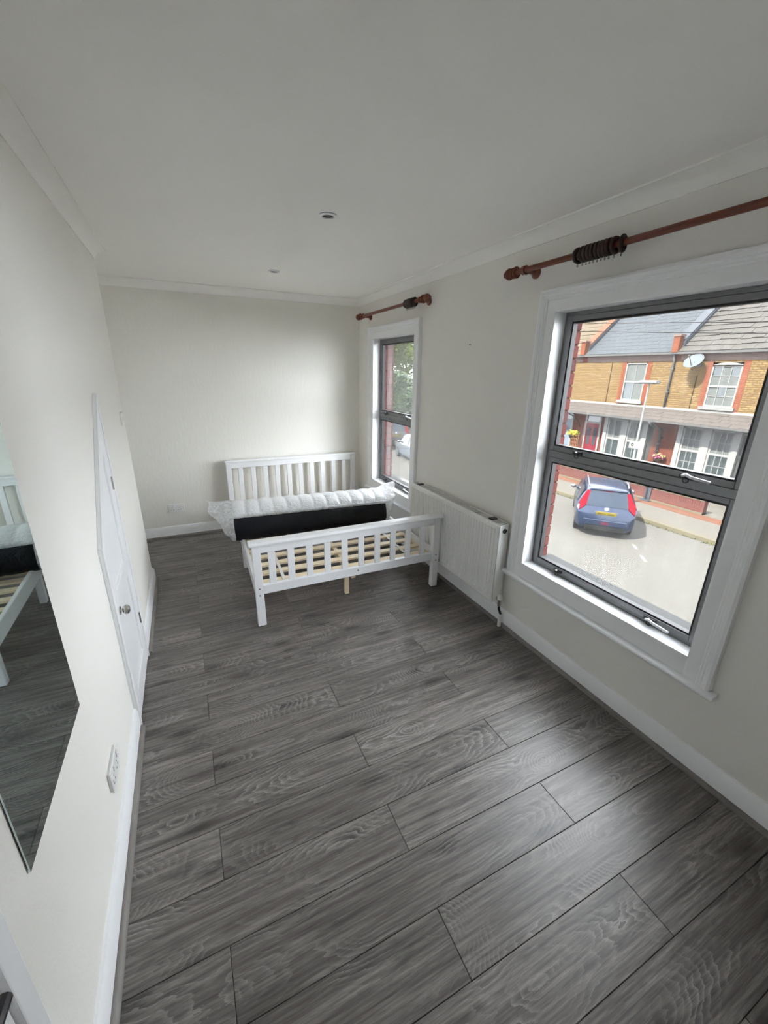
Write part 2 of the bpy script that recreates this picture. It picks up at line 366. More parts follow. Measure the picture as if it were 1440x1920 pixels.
# ------------------------------------------------------------------ room shell
W1 = dict(y0=.778, y1=1.797, z0=.535, z1=2.015)
W2 = dict(y0=3.335, y1=4.195, z0=.535, z1=2.015)
def holed_wall(mb, x0, x1, ya, yb, za, zb, holes):
    ys = sorted({ya, yb} | {h[0] for h in holes} | {h[1] for h in holes}); zs = sorted({za, zb} | {h[2] for h in holes} | {h[3] for h in holes})
    for i in range(len(ys) - 1):
        run = None
        for k in range(len(zs) - 1):
            cy, cz = (ys[i] + ys[i + 1]) / 2, (zs[k] + zs[k + 1]) / 2
            solid = not any(h[0] < cy < h[1] and h[2] < cz < h[3] for h in holes)
            if solid:
                run = [zs[k], zs[k + 1]] if run is None else [run[0], zs[k + 1]]
            if (not solid or k == len(zs) - 2) and run: mb.box(x0, x1, ys[i], ys[i + 1], *run); run = None
    return mb
LIN = .012
wr = holed_wall(MB(), XR, 2.0, YN - .12, YD + .12, -.3, H + .12, [(w['y0'] - LIN, w['y1'] + LIN, w['z0'] - LIN, w['z1'] + LIN) for w in (W1, W2)]).build('wall_right', M['wall'])
tag(wr, 'off-white painted wall with the two windows and the radiator', 'wall', kind='structure')
BO = .050
holed_wall(MB(), 2.0, 2.125, YN - .5, YD + .5, -2.9, H + .45, [(w['y0'] - BO, w['y1'] + BO, w['z0'] - .09, w['z1'] + .03) for w in (W1, W2)]).build('brick_leaf', M['outer'], wr)
# the bricks of the far jambs, seen through the glass
brick_me = {}
for w in (W1, W2):
    k = 0; z = w['z0'] - .085
    while z < w['z1'] + .01:
        mb = MB().box(2.006, 2.129, w['y1'] + BO - .007, w['y1'] + BO + .05, z, z + .064)
        mat = M['redone'] if random.random() < .72 else M['redone2']
        o = mb.build('brick', mat, wr, bevel=.003); z += .0745; k += 1
def struct(name, mb, mat, label, cat, **kw):
    return tag(mb.build(name, mat, **kw), label, cat, kind='structure')
struct('wall_left', MB().box(XA, XL, YN, YC, -.02, H), M['wall'], 'near off-white wall with the mirror and the cupboard door', 'wall')
struct('wall_back', MB().box(XA - .12, XR, YD, YD + .12, -.02, H), M['wall_paper'], 'far wall with textured cream wallpaper behind the bed', 'wall')
struct('wall_near', MB().box(XA - .12, XR, YN - .12, YN, -.02, H), M['wall'], 'off-white wall behind the viewer', 'wall')
struct('wall_alcove', MB().box(XA - .12, XA, YC, YD, -.02, H), M['wall'], 'side wall of the alcove beyond the corner', 'wall')
struct('ceiling', MB().box(XA - .12, XR, YN - .12, YD + .12, H, H + .12), M['ceil'], 'plain white ceiling with two recessed downlights', 'ceiling')
# floor: base slab and every laminate plank
floor = struct('floor', MB().box(XA - .12, XR, YN - .12, YD + .12, -.14, -.012), M['underlay'], 'grey oak-effect laminate floor laid across the room', 'floor')
PW, PL, PY0, PXA, PXB = .192, 1.2867, .7031, -.0781, .5583
def plank(x0, x1, y0, y1):
    g, c = .0008, .0013
    x0 += g; x1 -= g; y0 += g; y1 -= g
    mb = MB(); q = lambda i, z: [(x0 + i, y0 + i, z), (x1 - i, y0 + i, z), (x1 - i, y1 - i, z), (x0 + i, y1 - i, z)]
    mb.rings([q(0, -.011), q(0, -c), q(c, 0)])
    mb.build('plank', M['floor'], floor)
n0 = math.floor((YN - PY0) / PW)
for n in range(n0, 24):
    ya, yb = max(YN, PY0 + n * PW), min(YD, PY0 + (n + 1) * PW)
    if yb - ya < .01: continue
    xmin = XL if yb <= YC + .1 else XA
    x = (PXA if n % 2 == 0 else PXB) - 3 * PL
    while x < XR:
        a, b = max(x, xmin), min(x + PL, XR)
        if b - a > .02: plank(a, b, ya, yb)
        x += PL
# cornice, baseboards and beading follow the room outline
poly = [(XR, YN), (XR, YD), (XA, YD), (XA, YC), (XL, YC), (XL, YN)]           # counter-clockwise: inside is to the left
def inset(i, d):
    p0, p1, p2 = (Vector((*poly[(i + k) % 6], 0)) for k in (-1, 0, 1))
    a, b = (p1 - p0).normalized(), (p2 - p1).normalized()
    na, nb = Vector((-a.y, a.x, 0)), Vector((-b.y, b.x, 0))
    k = d / (1 + na.dot(nb)); return p1 + (na + nb) * k
def run_profile(mb, i, prof, t0=None, t1=None):
    """extrude (inset, z) points along wall i; t0/t1: metres from its start where it is cut square"""
    a0, a1 = Vector((*poly[i], 0)), Vector((*poly[(i + 1) % 6], 0)); d = (a1 - a0).normalized(); nn = Vector((-d.y, d.x, 0))
    r0 = [(inset(i, q) if t0 is None else a0 + d * t0 + nn * q) + Vector((0, 0, z)) for q, z in prof]
    r1 = [(inset((i + 1) % 6, q) if t1 is None else a0 + d * t1 + nn * q) + Vector((0, 0, z)) for q, z in prof]
    return mb.rings([r1, r0])
cv = .066
cov = [(0, H), (0, H - cv - .004), (.004, H - cv - .004), (.004, H - cv)] + [(cv - .062 * math.cos(t), H - cv + .06 * math.sin(t)) for t in (math.pi / 2 * k / 8 for k in range(1, 9))]
cov = [(0, H), (0, H - cv - .003), (.006, H - cv - .003)] + [(.006 + .056 * (1 - math.cos(t)), H - cv + .058 * math.sin(t)) for t in (math.pi / 2 * k / 8 for k in range(9))] + [(.068, H - .008), (.068, H)]
names = ['window wall', 'bed wall', 'alcove wall', 'alcove return', 'mirror wall', 'wall behind the viewer']
for i in range(6):
    o = run_profile(MB(), i, cov).build('trim_%d' % (i + 1), M['cornice'], smooth='auto', angle=25)
    tag(o, 'white coved cornice along the top of the ' + names[i], 'cornice', kind='structure')
base = [(0, 0), (.016, 0), (.016, .100), (.011, .108), (.008, .116), (0, .118)]
bead = [(.016, 0), (.036, 0), (.036, .004), (.030, .013), (.020, .019), (.016, .019)]
L5 = YC - YN
D1 = (1.955, 2.560); D2 = (-.25, .674)
def bb(name, i, label, cuts):
    p = thing(name, label, 'baseboard', (*((Vector(poly[i]) + Vector(poly[(i + 1) % 6])) / 2), 0), kind='structure')
    for t0, t1 in cuts:
        run_profile(MB(), i, base, t0, t1).build('board', M['trim'], p, smooth='auto')
        c0, c1 = (None if t0 is None else t0 + .01), (None if t1 is None else t1 - .01)
        run_profile(MB(), i, bead, c0, c1).build('beading', M['bead'], p, smooth='auto')
bb('baseboard_right', 0, 'white baseboard with grey beading under the windows', [(None, None)])
bb('baseboard_back', 1, 'white baseboard below the textured wall behind the bed', [(None, None)])
bb('baseboard_alcove', 2, 'white baseboard inside the alcove', [(None, None)])
bb('baseboard_return', 3, 'white baseboard round the corner into the alcove', [(None, None)])
bb('baseboard_left', 4, 'white baseboard with grey beading along the mirror wall', [(None, YC - D1[1]), (YC - D1[0], YC - D2[1]), (YC - D2[0], None)])
bb('baseboard_near', 5, 'white baseboard behind the viewer', [(None, None)])

# ------------------------------------------------------------------ windows
def window(name, w, label, lever):
    y0, y1, z0, z1 = w['y0'], w['y1'], w['z0'], w['z1']
    W = thing(name, label, 'window', (XR, (y0 + y1) / 2, z0), kind='structure')
    aw = .112
    prof = [(0, 0), (0, .014), (.012, .018), (.055, .018), (.060, .022), (.068, .022), (.073, .026), (.081, .026), (.086, .032), (.100, .034), (.112, .030), (.112, 0)]
    def arch(corners, nm):                       # corners: (inner a, inner b), outward normals for the mitre
        (ya, za), (yb, zb), (na, nb) = corners
        r0 = [(XR - t, ya + na[0] * d, za + na[1] * d) for d, t in prof]; r1 = [(XR - t, yb + nb[0] * d, zb + nb[1] * d) for d, t in prof]
        mb = MB().rings([r0, r1]); mb.build(nm, M['trim'], W, smooth='auto', angle=20)
    zb_ = z0 - .095
    arch(((y1, zb_), (y1, z1), ((1, 0), (1, 1))), 'architrave')
    arch(((y1, z1), (y0, z1), ((1, 1), (-1, 1))), 'architrave')
    arch(((y0, z1), (y0, zb_), ((-1, 1), (-1, 0))), 'architrave')
    MB().box(XR - .014, XR, y0 + .0005, y1 - .0005, zb_, z0 - .001).build('apron', M['trim'], W)
    sp = [(XR, zb_ - .032), (XR - .036, zb_ - .032), (XR - .048, zb_ - .026), (XR - .052, zb_ - .016), (XR - .048, zb_ - .006), (XR - .036, zb_), (XR, zb_)]
    MB().prism(sp, y0 - aw - .028, y1 + aw + .028, lambda p, t: (p[0], t, p[1])).build('sill', M['trim'], W, smooth='auto', bevel=.004)
    x1 = 1.952
    li = MB()
    for a in ((y0 - LIN, y0, z0 - LIN, z1 + LIN), (y1, y1 + LIN, z0 - LIN, z1 + LIN), (y0, y1, z1, z1 + LIN), (y0, y1, z0 - LIN, z0)): li.box(XR + .0003, x1, *a)
    li.build('reveal_lining', M['trim'], W)
    fx0, fx1 = 1.945, 1.990; fw = .020
    def ring4(mb, a, b, c, d, t, xa, xb):
        mb.box(xa, xb, a, a + t, c, d); mb.box(xa, xb, b - t, b, c, d); mb.box(xa, xb, a + t, b - t, d - t, d); mb.box(xa, xb, a + t, b - t, c, c + t); return mb
    fr = ring4(MB(), y0, y1, z0, z1, fw, fx0, fx1); fr.build('frame', M['alu'], W, bevel=.002)
    MB().box(fx0 - .006, fx1, y0 + fw, y1 - fw, 1.236, 1.274).build('transom', M['alu'], W, bevel=.002)
    for nm, za, zb, lb in (('sash', 1.274, z1 - fw, 'upper sash'), ('sash', z0 + fw, 1.236, 'lower sash')):
        s_ = ring4(MB(), y0 + fw + .001, y1 - fw - .001, za + .001, zb - .001, .027, fx0 - .004, fx1 - .011).build(nm, M['alu'], W, bevel=.003)
        s_['label'] = lb + ' of grey aluminium'
        ga = y0 + fw + .028; gb = y1 - fw - .028
        ring4(MB(), ga, gb, za + .028, zb - .028, .009, fx0 + .002, fx1 - .0125).build('gasket', M['gasket'], s_)
        MB().box(1.972, 1.976, ga + .006, gb - .006, za + .034, zb - .034).build('pane', M['pane'], s_)
        ymid = (y0 + y1) / 2; half = (y1 - y0) / 2
        for sgn in (1, -1):
            yc_ = ymid + sgn * half * .56; zc_ = za + .014
            h = MB().box(fx0 - .016, fx0 - .004, yc_ - .028, yc_ + .028, zc_ - .010, zc_ + .010).tube((fx0 - .014, yc_, zc_), (fx0 - .034, yc_, zc_), .009, 10).build('catch', M['black_plastic'], s_, bevel=.002)
            if sgn < 0 or not lever:
                ln = .105 if sgn < 0 else .05
                pts = [(fx0 - .034, yc_ + .006, zc_ + .004), (fx0 - .040, yc_ - .012, zc_ + .012), (fx0 - .038, yc_ - .03, zc_ + .004), (fx0 - .036, yc_ - ln, zc_ - .002)]
                MB().path(pts, .0065, 8).build('lever', M['alu_light'], s_, smooth=True)
            MB().torus((fx0 - .02, yc_ - .004, zc_ - .016), (1, .2, 0), .011, .0022, 14, 6).build('keeper_loop', M['black_plastic'], s_, smooth=True)
    # sill board outside the frame
    MB().box(2.0005, 2.17, y0 - BO + .001, y1 + BO - .001, z0 - .089, z0 - .01).build('outer_sill', M['ext_stone'], W)
    return W
window('window_1', W1, 'larger nearer window with grey aluminium sashes overlooking brick terraced houses', True)
window('window_2', W2, 'narrower far window beside the bed with greenery outside', True)

# ------------------------------------------------------------------ doors on the left wall
d1 = thing('door_1', 'small white cupboard door with a slanted head in the mirror wall', 'door', (XL, 2.26, 0), kind='structure')
ya, yb = D1; zn, zf = .965, 1.575                          # outer heights of the near and far jamb
sl = (zf - zn) / (yb - ya); aw = .052
def tri(mb, pts, x0, x1):
    return mb.prism([(p[0], p[1]) for p in pts], x0, x1, lambda p, t: (t, p[0], p[1]))
top = lambda y: zn + sl * (y - ya)
ds = aw * math.sqrt(1 + sl * sl)                            # vertical drop of the slanted casing
ax0, ax1 = XL, XL + .015
def casing(pts, inner, nm):
    o = tri(MB(), pts, ax0, ax1).build(nm, M['trim'], d1, bevel=.003)
    tri(MB(), inner, ax1 - .001, ax1 + .006).build('moulding', M['trim'], o, bevel=.003)
casing([(ya, 0), (ya + aw, 0), (ya + aw, top(ya + aw) - ds), (ya, top(ya))], [(ya, 0), (ya + .018, 0), (ya + .018, top(ya + .018) - ds * .35), (ya, top(ya))], 'architrave')
casing([(yb - aw, 0), (yb, 0), (yb, top(yb)), (yb - aw, top(yb - aw) - ds)], [(yb - .018, 0), (yb, 0), (yb, top(yb)), (yb - .018, top(yb - .018) - ds * .35)], 'architrave')
casing([(ya, top(ya)), (ya + aw, top(ya + aw) - ds), (yb - aw, top(yb - aw) - ds), (yb, top(yb))][::1], [(ya, top(ya)), (ya + .018, top(ya + .018) - ds * .35), (yb - .018, top(yb - .018) - ds * .35), (yb, top(yb))], 'architrave')
la, lb = ya + aw + .003, yb - aw - .003
lt = lambda y: top(y) - ds - .004
leaf = tri(MB(), [(la, .012), (lb, .012), (lb, lt(lb)), (la, lt(la))], XL, XL + .005).build('leaf', M['trim'], d1)
st = .062
def bar(pts, nm='stile'): tri(MB(), pts, XL + .004, XL + .015).build(nm, M['trim'], leaf, bevel=.003)
bar([(la, .012), (la + st, .012), (la + st, lt(la + st)), (la, lt(la))])
bar([(lb - st, .012), (lb, .012), (lb, lt(lb)), (lb - st, lt(lb - st))])
for zz0, zz1 in ((.012, .13), (.615, .705)): bar([(la + st, zz0), (lb - st, zz0), (lb - st, zz1), (la + st, zz1)], 'rail')
bar([(la + st, lt(la + st) - .085), (lb - st, lt(lb - st) - .085), (lb - st, lt(lb - st)), (la + st, lt(la + st))], 'rail')
kn = MB().lathe([(0, .021), (.004, .021), (.005, .009), (.012, .009), (.016, .017), (.024, .023), (.034, .022), (.041, .013), (.043, .001)], (XL + .015, 2.045, .615), (1, 0, 0), 20)
kn.build('knob', M['chrome'], d1, smooth='auto')
for hz in (.30, 1.12):
    hg = MB().tube((XL + .018, yb - aw + .002, hz - .035), (XL + .018, yb - aw + .002, hz + .035), .0045, 10).box(XL + .0145, XL + .0165, yb - aw - .006, yb - aw + .008, hz - .033, hz + .033)
    hg.build('hinge', M['chrome'], d1, smooth='auto')
d2 = thing('door_2', 'white entrance door at the near end of the mirror wall with a dark lever', 'door', (XL, .2, 0), kind='structure')
for a, b, c, d in ((.622, .674, 0, 2.06), (-.25, -.198, 0, 2.06), (-.198, .622, 2.008, 2.06)): MB().box(XL, XL + .018, a, b, c, d).build('architrave', M['trim'], d2, bevel=.004)
l2 = MB().box(XL, XL + .006, -.195, .619, .008, 2.005).build('leaf', M['trim'], d2)
for a, b in ((.15, .85), (1.0, 1.85)):
    for c, d in ((-.10, .16), (.26, .50)): MB().box(XL + .006, XL + .011, c, d, a, b).build('panel', M['trim'], l2, bevel=.004)
MB().lathe([(0, .026), (.008, .026), (.010, .012), (.06, .010)], (XL + .006, .47, .845), (1, 0, 0), 16).path([(XL + .062, .47, .845), (XL + .066, .49, .845), (XL + .066, .528, .84)], .010, 10).build('lever_handle', M['black_plastic'], l2, smooth='auto')

# ------------------------------------------------------------------ mirror, sockets, switch
mr = thing('wall_mirror', 'tall frameless mirror on the near left wall reflecting the bed', 'mirror', (XL, 1.045, .723))
MB().box(XL, XL + .003, .806, 1.286, .728, 1.945).build('backing', M['black_plastic'], mr)
MB().box(XL + .003, XL + .006, .802, 1.290, .724, 1.949).build('silvered_glass', M['mirror'], mr)
def socket(loc, wall, label, w=.147, h=.087, gangs=2):
    """built facing +x locally (y along the wall, z up)"""
    t = thing('wall_socket', label, 'socket', loc, rz=0)
    fx = (lambda d, a, z: (loc[0] + d, loc[1] + a, loc[2] + z)) if wall == 'x' else (lambda d, a, z: (loc[0] + a, loc[1] - d, loc[2] + z))
    def bx(nm, d0, d1_, a0, a1, z0, z1, mat, par, bev=.002):
        p, q = fx(d0, a0, z0), fx(d1_, a1, z1)
        return MB().box(min(p[0], q[0]), max(p[0], q[0]), min(p[1], q[1]), max(p[1], q[1]), min(p[2], q[2]), max(p[2], q[2])).build(nm, mat, par, bevel=bev)
    bx('back_box', 0, .006, -w / 2 + .004, w / 2 - .004, .004, h - .004, M['white_plastic'], t, 0)
    pl = bx('face_plate', .006, .013, -w / 2, w / 2, 0, h, M['white_plastic'], t, .003)
    for g in range(gangs):
        c = (g - (gangs - 1) / 2) * .066
        sg = 1 if wall == 'x' else 1
        bx('rocker', .013, .0165, c - .008 + .012, c + .008 + .012, h * .60, h * .86, M['white_plastic'], pl, .0015)
        for a, z, ww, hh in ((0, h * .50, .004, .010), (-.011, h * .26, .008, .005), (.011, h * .26, .008, .005)):
            bx('pin_slot', .0128, .0134, c + a - ww / 2 - .008, c + a + ww / 2 - .008, z, z + hh, M['dark'], pl, 0)
    for s_ in (-1, 1): 
        p = fx(.0128, s_ * w * .41, h * .5); q = fx(.0140, s_ * w * .41, h * .5)
        MB().tube(p, q, .003, 8).build('screw', M['chrome'], pl)
    return t
socket((-.190, YD, .272), 'y', 'white double wall socket low on the textured wall left of the bed')
socket((XL, 1.435, .262), 'x', 'white wall socket low on the left wall below the mirror')
sw = thing('light_switch', 'small white light switch near the outer corner of the left wall', 'switch', (XL, 3.46, 1.315))
p_ = MB().box(XL, XL + .011, 3.417, 3.503, 1.315, 1.401).build('face_plate', M['white_plastic'], sw, bevel=.003)
MB().box(XL + .011, XL + .0155, 3.452, 3.468, 1.343, 1.373).build('rocker', M['white_plastic'], p_, bevel=.001)
nl = MB().tube((XR - .008, 2.548, 1.888), (XR + .003, 2.548, 1.888), .0035, 8).build('nail', M['copper_dark'])
tag(nl, 'tiny dark nail in the wall between the two windows', 'nail')

# ------------------------------------------------------------------ downlights
for x, y, lab in ((.778, 2.32, 'nearer of the two round recessed ceiling downlights'), (.784, 3.70, 'farther of the two round recessed ceiling downlights')):
    t = thing('ceiling_downlight', lab, 'downlight', (x, y, H), 'recessed ceiling downlights')
    MB().lathe([(0, .030), (.001, .044), (.004, .046), (.007, .040), (.008, .030), (.002, .028), (0, .028)], (x, y, H), (0, 0, -1), 28).build('rim', M['alu_light'], t, smooth='auto')
    MB().lathe([(0, .028), (.004, .028), (.004, .020), (.002, .018), (.002, .001)], (x, y, H - .0005), (0, 0, -1), 24).build('bulb', M['copper_dark'], t, smooth='auto')

# ------------------------------------------------------------------ curtain poles and rings
RX, RZ, RR = XR - .09, 2.236, .0145
def finial(y, d, t):
    prof = [(-.004, .016), (-.002, .027), (.004, .031), (.010, .027), (.012, .017), (.018, .017), (.020, .026), (.026, .029), (.032, .026), (.034, .016), (.040, .016), (.043, .022), (.050, .029), (.060, .031), (.070, .028), (.077, .020), (.080, .011), (.085, .010), (.087, .015), (.094, .016), (.099, .010), (.101, .001)]
    MB().lathe(prof, (RX, y, RZ), (0, d, 0), 20).build('finial', M['pole'], t, smooth='auto')
def bracket(y, t):
    MB().lathe([(0, .030), (.010, .030), (.016, .022), (.020, .012), (.066, .011), (.074, .018)], (XR, y, RZ - .004), (-1, 0, 0), 18).lathe([(-.012, .018), (-.012, .022), (.012, .022), (.012, .018)], (RX, y, RZ), (0, 1, 0), 20).build('bracket', M['pole'], t, smooth='auto')
def pole(ya, yb, brs, label, fa, fb):
    t = thing('curtain_pole', label, 'curtain pole', (RX, (ya + yb) / 2, RZ), 'wooden curtain poles')
    MB().tube((RX, ya, RZ), (RX, yb, RZ), RR, 20).build('rod', M['pole'], t, smooth='auto')
    if fa: finial(ya, -1, t)
    if fb: finial(yb, 1, t)
    for b in brs: bracket(b, t)
pole(.10, 2.045, (1.985, .16), 'longer reddish-brown wooden curtain pole above the nearer window', True, True)
pole(3.075, 4.345, (4.285, 3.125), 'shorter reddish-brown wooden curtain pole above the far window', True, True)
def make_ring(c, ax, label, grp):
    t = thing('curtain_ring', label, 'curtain ring', c, grp)
    a = Vector(ax).normalized()
    R = .0265; ctr = Vector((c[0], c[1], c[2]))
    MB().torus(ctr, a, R, .0094, 26, 10).build('hoop', M['ring'], t, smooth=True)
    MB().tube(ctr + Vector((0, 0, -R - .008)), ctr + Vector((0, 0, -R - .013)), .0016, 6).torus(ctr + Vector((0, 0, -R - .017)), a, .0042, .0012, 12, 6).build('screw_eye', M['copper_dark'], t, smooth=True)
    return t
zr = RZ - (.0265 - .0094 - RR)
for ys, tilt0, lab, grp in (([1.628, 1.600, 1.580, 1.560, 1.541, 1.521, 1.501, 1.481, 1.461, 1.437, 1.402], 0, 'dark wooden curtain ring within the bunch on the longer pole', 'rings bunched on the longer curtain pole'),
                            ([3.338, 3.312, 3.292, 3.271, 3.250, 3.228, 3.204], 0, 'dark wooden curtain ring within the bunch on the shorter pole', 'rings bunched on the shorter curtain pole')):
    for k, y in enumerate(ys):
        e = k in (0, len(ys) - 1)
        tl = (.30 if k == 0 else -.42) if e else random.uniform(-.04, .04)
        lb_ = lab if not e else ('leftmost' if k == 0 else 'rightmost') + ' tilted ring of the bunch on the ' + ('longer' if ys[0] < 2 else 'shorter') + ' curtain pole'
        make_ring((RX, y, zr - (.0 if not e else .001)), (random.uniform(-.08, .08) + (tl * .9 if e else 0), 1, 0), lb_, grp)

# ------------------------------------------------------------------ radiator
rd = thing('radiator', 'white ribbed panel radiator under the wall between the windows', 'radiator', (XR, 2.53, .19))
ry0, ry1, rz0, rz1, rf, rb = 1.935, 3.125, .185, .758, XR - .108, XR - .038
mb = MB(); nr = 36; rows = []
zs = [rz0, rz0 + .012, rz0 + .035, rz0 + .052, rz1 - .052, rz1 - .035, rz1 - .012, rz1]
dep = [.010, .001, 0, 1, 1, 0, .001, .010]
ys_ = [ry0]; pat = [0]
stepy = (ry1 - ry0 - .04) / nr
for k in range(nr):
    b_ = ry0 + .02 + k * stepy
    ys_ += [b_ + stepy * .15, b_ + stepy * .30, b_ + stepy * .70, b_ + stepy * .85]; pat += [0, 1, 1, 0]
ys_.append(ry1); pat.append(0)
rings_ = []
for z, d in zip(zs, dep):
    rings_.append([(rf + ((.008 * pat[i]) if d == 1 else d), y, z) for i, y in enumerate(ys_)])
mb.rings(rings_, closed=False, caps=False).build('front_panel', M['radiator'], rd, smooth='auto', angle=25)
MB().box(rb, rb + .012, ry0 + .005, ry1 - .005, rz0 + .005, rz1 - .004).build('back_panel', M['radiator'], rd, bevel=.002)
for a, b in ((ry0, ry0 + .006), (ry1 - .006, ry1)):
    ep = MB().box(rf + .006, rb + .014, a, b, rz0 + .004, rz1).build('end_panel', M['radiator'], rd, bevel=.002)
mb = MB().box(rf + .008, rf + .016, ry0 + .006, ry1 - .006, rz1 - .006, rz1 + .002).box(rb, rb + .012, ry0 + .006, ry1 - .006, rz1 - .006, rz1 + .002)
k = ry0 + .02
while k < ry1 - .02: mb.box(rf + .016, rb, k, k + .009, rz1 - .006, rz1 - .001); k += .021
mb.build('top_grille', M['radiator'], rd)
MB().box(rf + .024, rb, ry0 + .01, ry1 - .01, rz0 + .02, rz1 - .02).build('core', M['copper_dark'], rd)
for y in (2.06, 3.04): MB().box(rf + .024, rb + .004, y - .018, y + .018, rz1 - .005, rz1 + .008).build('bracket_clip', M['copper_dark'], rd, bevel=.002)
MB().lathe([(0, .016), (.005, .016), (.006, .010), (.001, .009)], ((rf + rb) / 2 + .012, ry0, rz1 - .045), (0, -1, 0), 16).build('bleed_plug', M['dark'], rd, smooth='auto')
vx = (rf + rb) / 2 + .012
v_ = MB().tube((vx, ry0, rz0 + .028), (vx, ry0 - .03, rz0 + .028), .011, 12).tube((vx, ry0 - .03, rz0 + .03), (vx, ry0 - .03, rz0 - .02), .012, 12).build('valve', M['chrome'], rd, smooth='auto')
MB().lathe([(0, .012), (.002, .017), (.030, .015), (.036, .010)], (vx, ry0 - .03, rz0 + .03), (0, 0, 1), 16).build('valve_cap', M['white_plastic'], v_, smooth='auto')
MB().path([(vx, ry0 - .03, rz0 - .015), (vx, ry0 - .032, rz0 - .045), (vx + .012, ry0 - .034, rz0 - .07), (vx + .018, ry0 - .034, rz0 - .09)], .009, 10).build('tail_pipe', M['copper_dark'], rd, smooth='auto')
MB().tube((vx + .018, ry0 - .034, 0.001), (vx + .018, ry0 - .034, rz0 - .085), .0125, 14).build('pipe_sleeve', M['white_plastic'], rd, smooth='auto')

# ------------------------------------------------------------------ bed
SK = .027
def sh(mb): mb.v = [(x + SK * (y - 2.6), y, z) for x, y, z in mb.v]; return mb
bed = thing('double_bed', 'white slatted wooden double bed frame with bare pine slats', 'bed', (1.02, 3.6, 0))
fb = holder('footboard', (1.01, 2.6, 0), bed); hb = holder('headboard', (1.06, 4.58, 0), bed)
def bx_(nm, a, par, mat='white_bed', bev=.004): return sh(MB().box(*a)).build(nm, M[mat], par, bevel=bev)
fy0, fy1 = 2.576, 2.622
for x0, x1 in ((.288, .343), (1.688, 1.743)): bx_('post', (x0, x1, fy0, fy1, 0.004, .606), fb)
cap = [(fy0 - .016, .606), (fy1 + .016, .606), (fy1 + .018, .618), (fy1 + .010, .634), (fy0 - .010, .634), (fy0 - .018, .618)]
sh(MB().prism(cap, .268, 1.760, lambda p, t: (t, p[0], p[1]))).build('cap', M['white_bed'], fb, bevel=.004)
bx_('top_rail', (.343, 1.688, fy0 + .010, fy1 - .012, .548, .606), fb)
bx_('bottom_rail', (.343, 1.688, fy0 + .006, fy1 - .008, .245, .312), fb)
for k in range(10):
    c = .413 + .1308 * k; bx_('slat', (c - .0235, c + .0235, fy0 + .014, fy1 - .016, .312, .548), fb)
for x, z in ((.316, .292), (.316, .243), (1.716, .292), (1.716, .243), (1.035, .285)):
    yf = fy0 if x < .5 or x > 1.5 else fy0 + .006
    sh(MB().tube((x, yf - .0015, z), (x, yf + .004, z), .0065, 10)).build('bolt_head', M['alu'], fb)
hy0, hy1 = 4.548, 4.594
for x0, x1 in ((.278, .330), (1.686, 1.738)): bx_('post', (x0, x1, hy0, hy1, .004, .762), hb)
sh(MB().box(.268, 1.748, hy0 - .008, hy1 + .008, .762, .784)).build('cap', M['white_bed'], hb, bevel=.005)
bx_('top_rail', (.330, 1.686, hy0 + .010, hy1 - .012, .700, .762), hb)
bx_('bottom_rail', (.330, 1.686, hy0 + .006, hy1 - .008, .20, .30), hb)
for k in range(10):
    c = .4225 + .1306 * k; bx_('slat', (c - .0245, c + .0245, hy0 + .014, hy1 - .016, .30, .70), hb)
for x0, x1 in ((.292, .317), (1.706, 1.731)):
    bx_('side_rail', (x0, x1, fy1, hy0, .215, .322), bed)
for x0, x1 in ((.292, .338), (1.690, 1.731)): bx_('middle_leg', (x0, x1, 3.545, 3.590, .004, .215), bed)
for x0, x1 in ((.317, .339), (1.684, 1.706)): bx_('slat_ledger', (x0, x1, fy1, hy0, .236, .262), bed, 'pine_y', .001)
bx_('centre_beam', (.995, 1.030, fy1, hy0, .205, .262), bed, 'pine_y', .002)
for y in (2.748, 3.90): bx_('support_leg', (.985, 1.020, y, y + .035, .004, .205), bed, 'pine', .002)
bx_('beam_bracket', (.965, 1.060, fy1, fy1 + .03, .225, .262), bed, 'pine', .002)
for k in range(13):
    y = 2.672 + .1425 * k
    bx_('bed_slat', (.322, 1.701, y, y + .058, .263, .280), bed, 'pine', .002)
for x in (.50, 1.505): 
    pts = []
    for k in range(13):
        y = 2.672 + .1425 * k
        pts += [(y - .004, .2845), (y + .062, .2845), (y + .10, .279)]
    mb = MB().rings([[(x - .011 + .03 * (y - 2.6) / 2, y, z), (x + .011 + .03 * (y - 2.6) / 2, y, z), (x + .011 + .03 * (y - 2.6) / 2, y, z + .0015), (x - .011 + .03 * (y - 2.6) / 2, y, z + .0015)] for y, z in pts[:-1]])
    sh(mb).build('webbing_strap', M['strap'], bed)

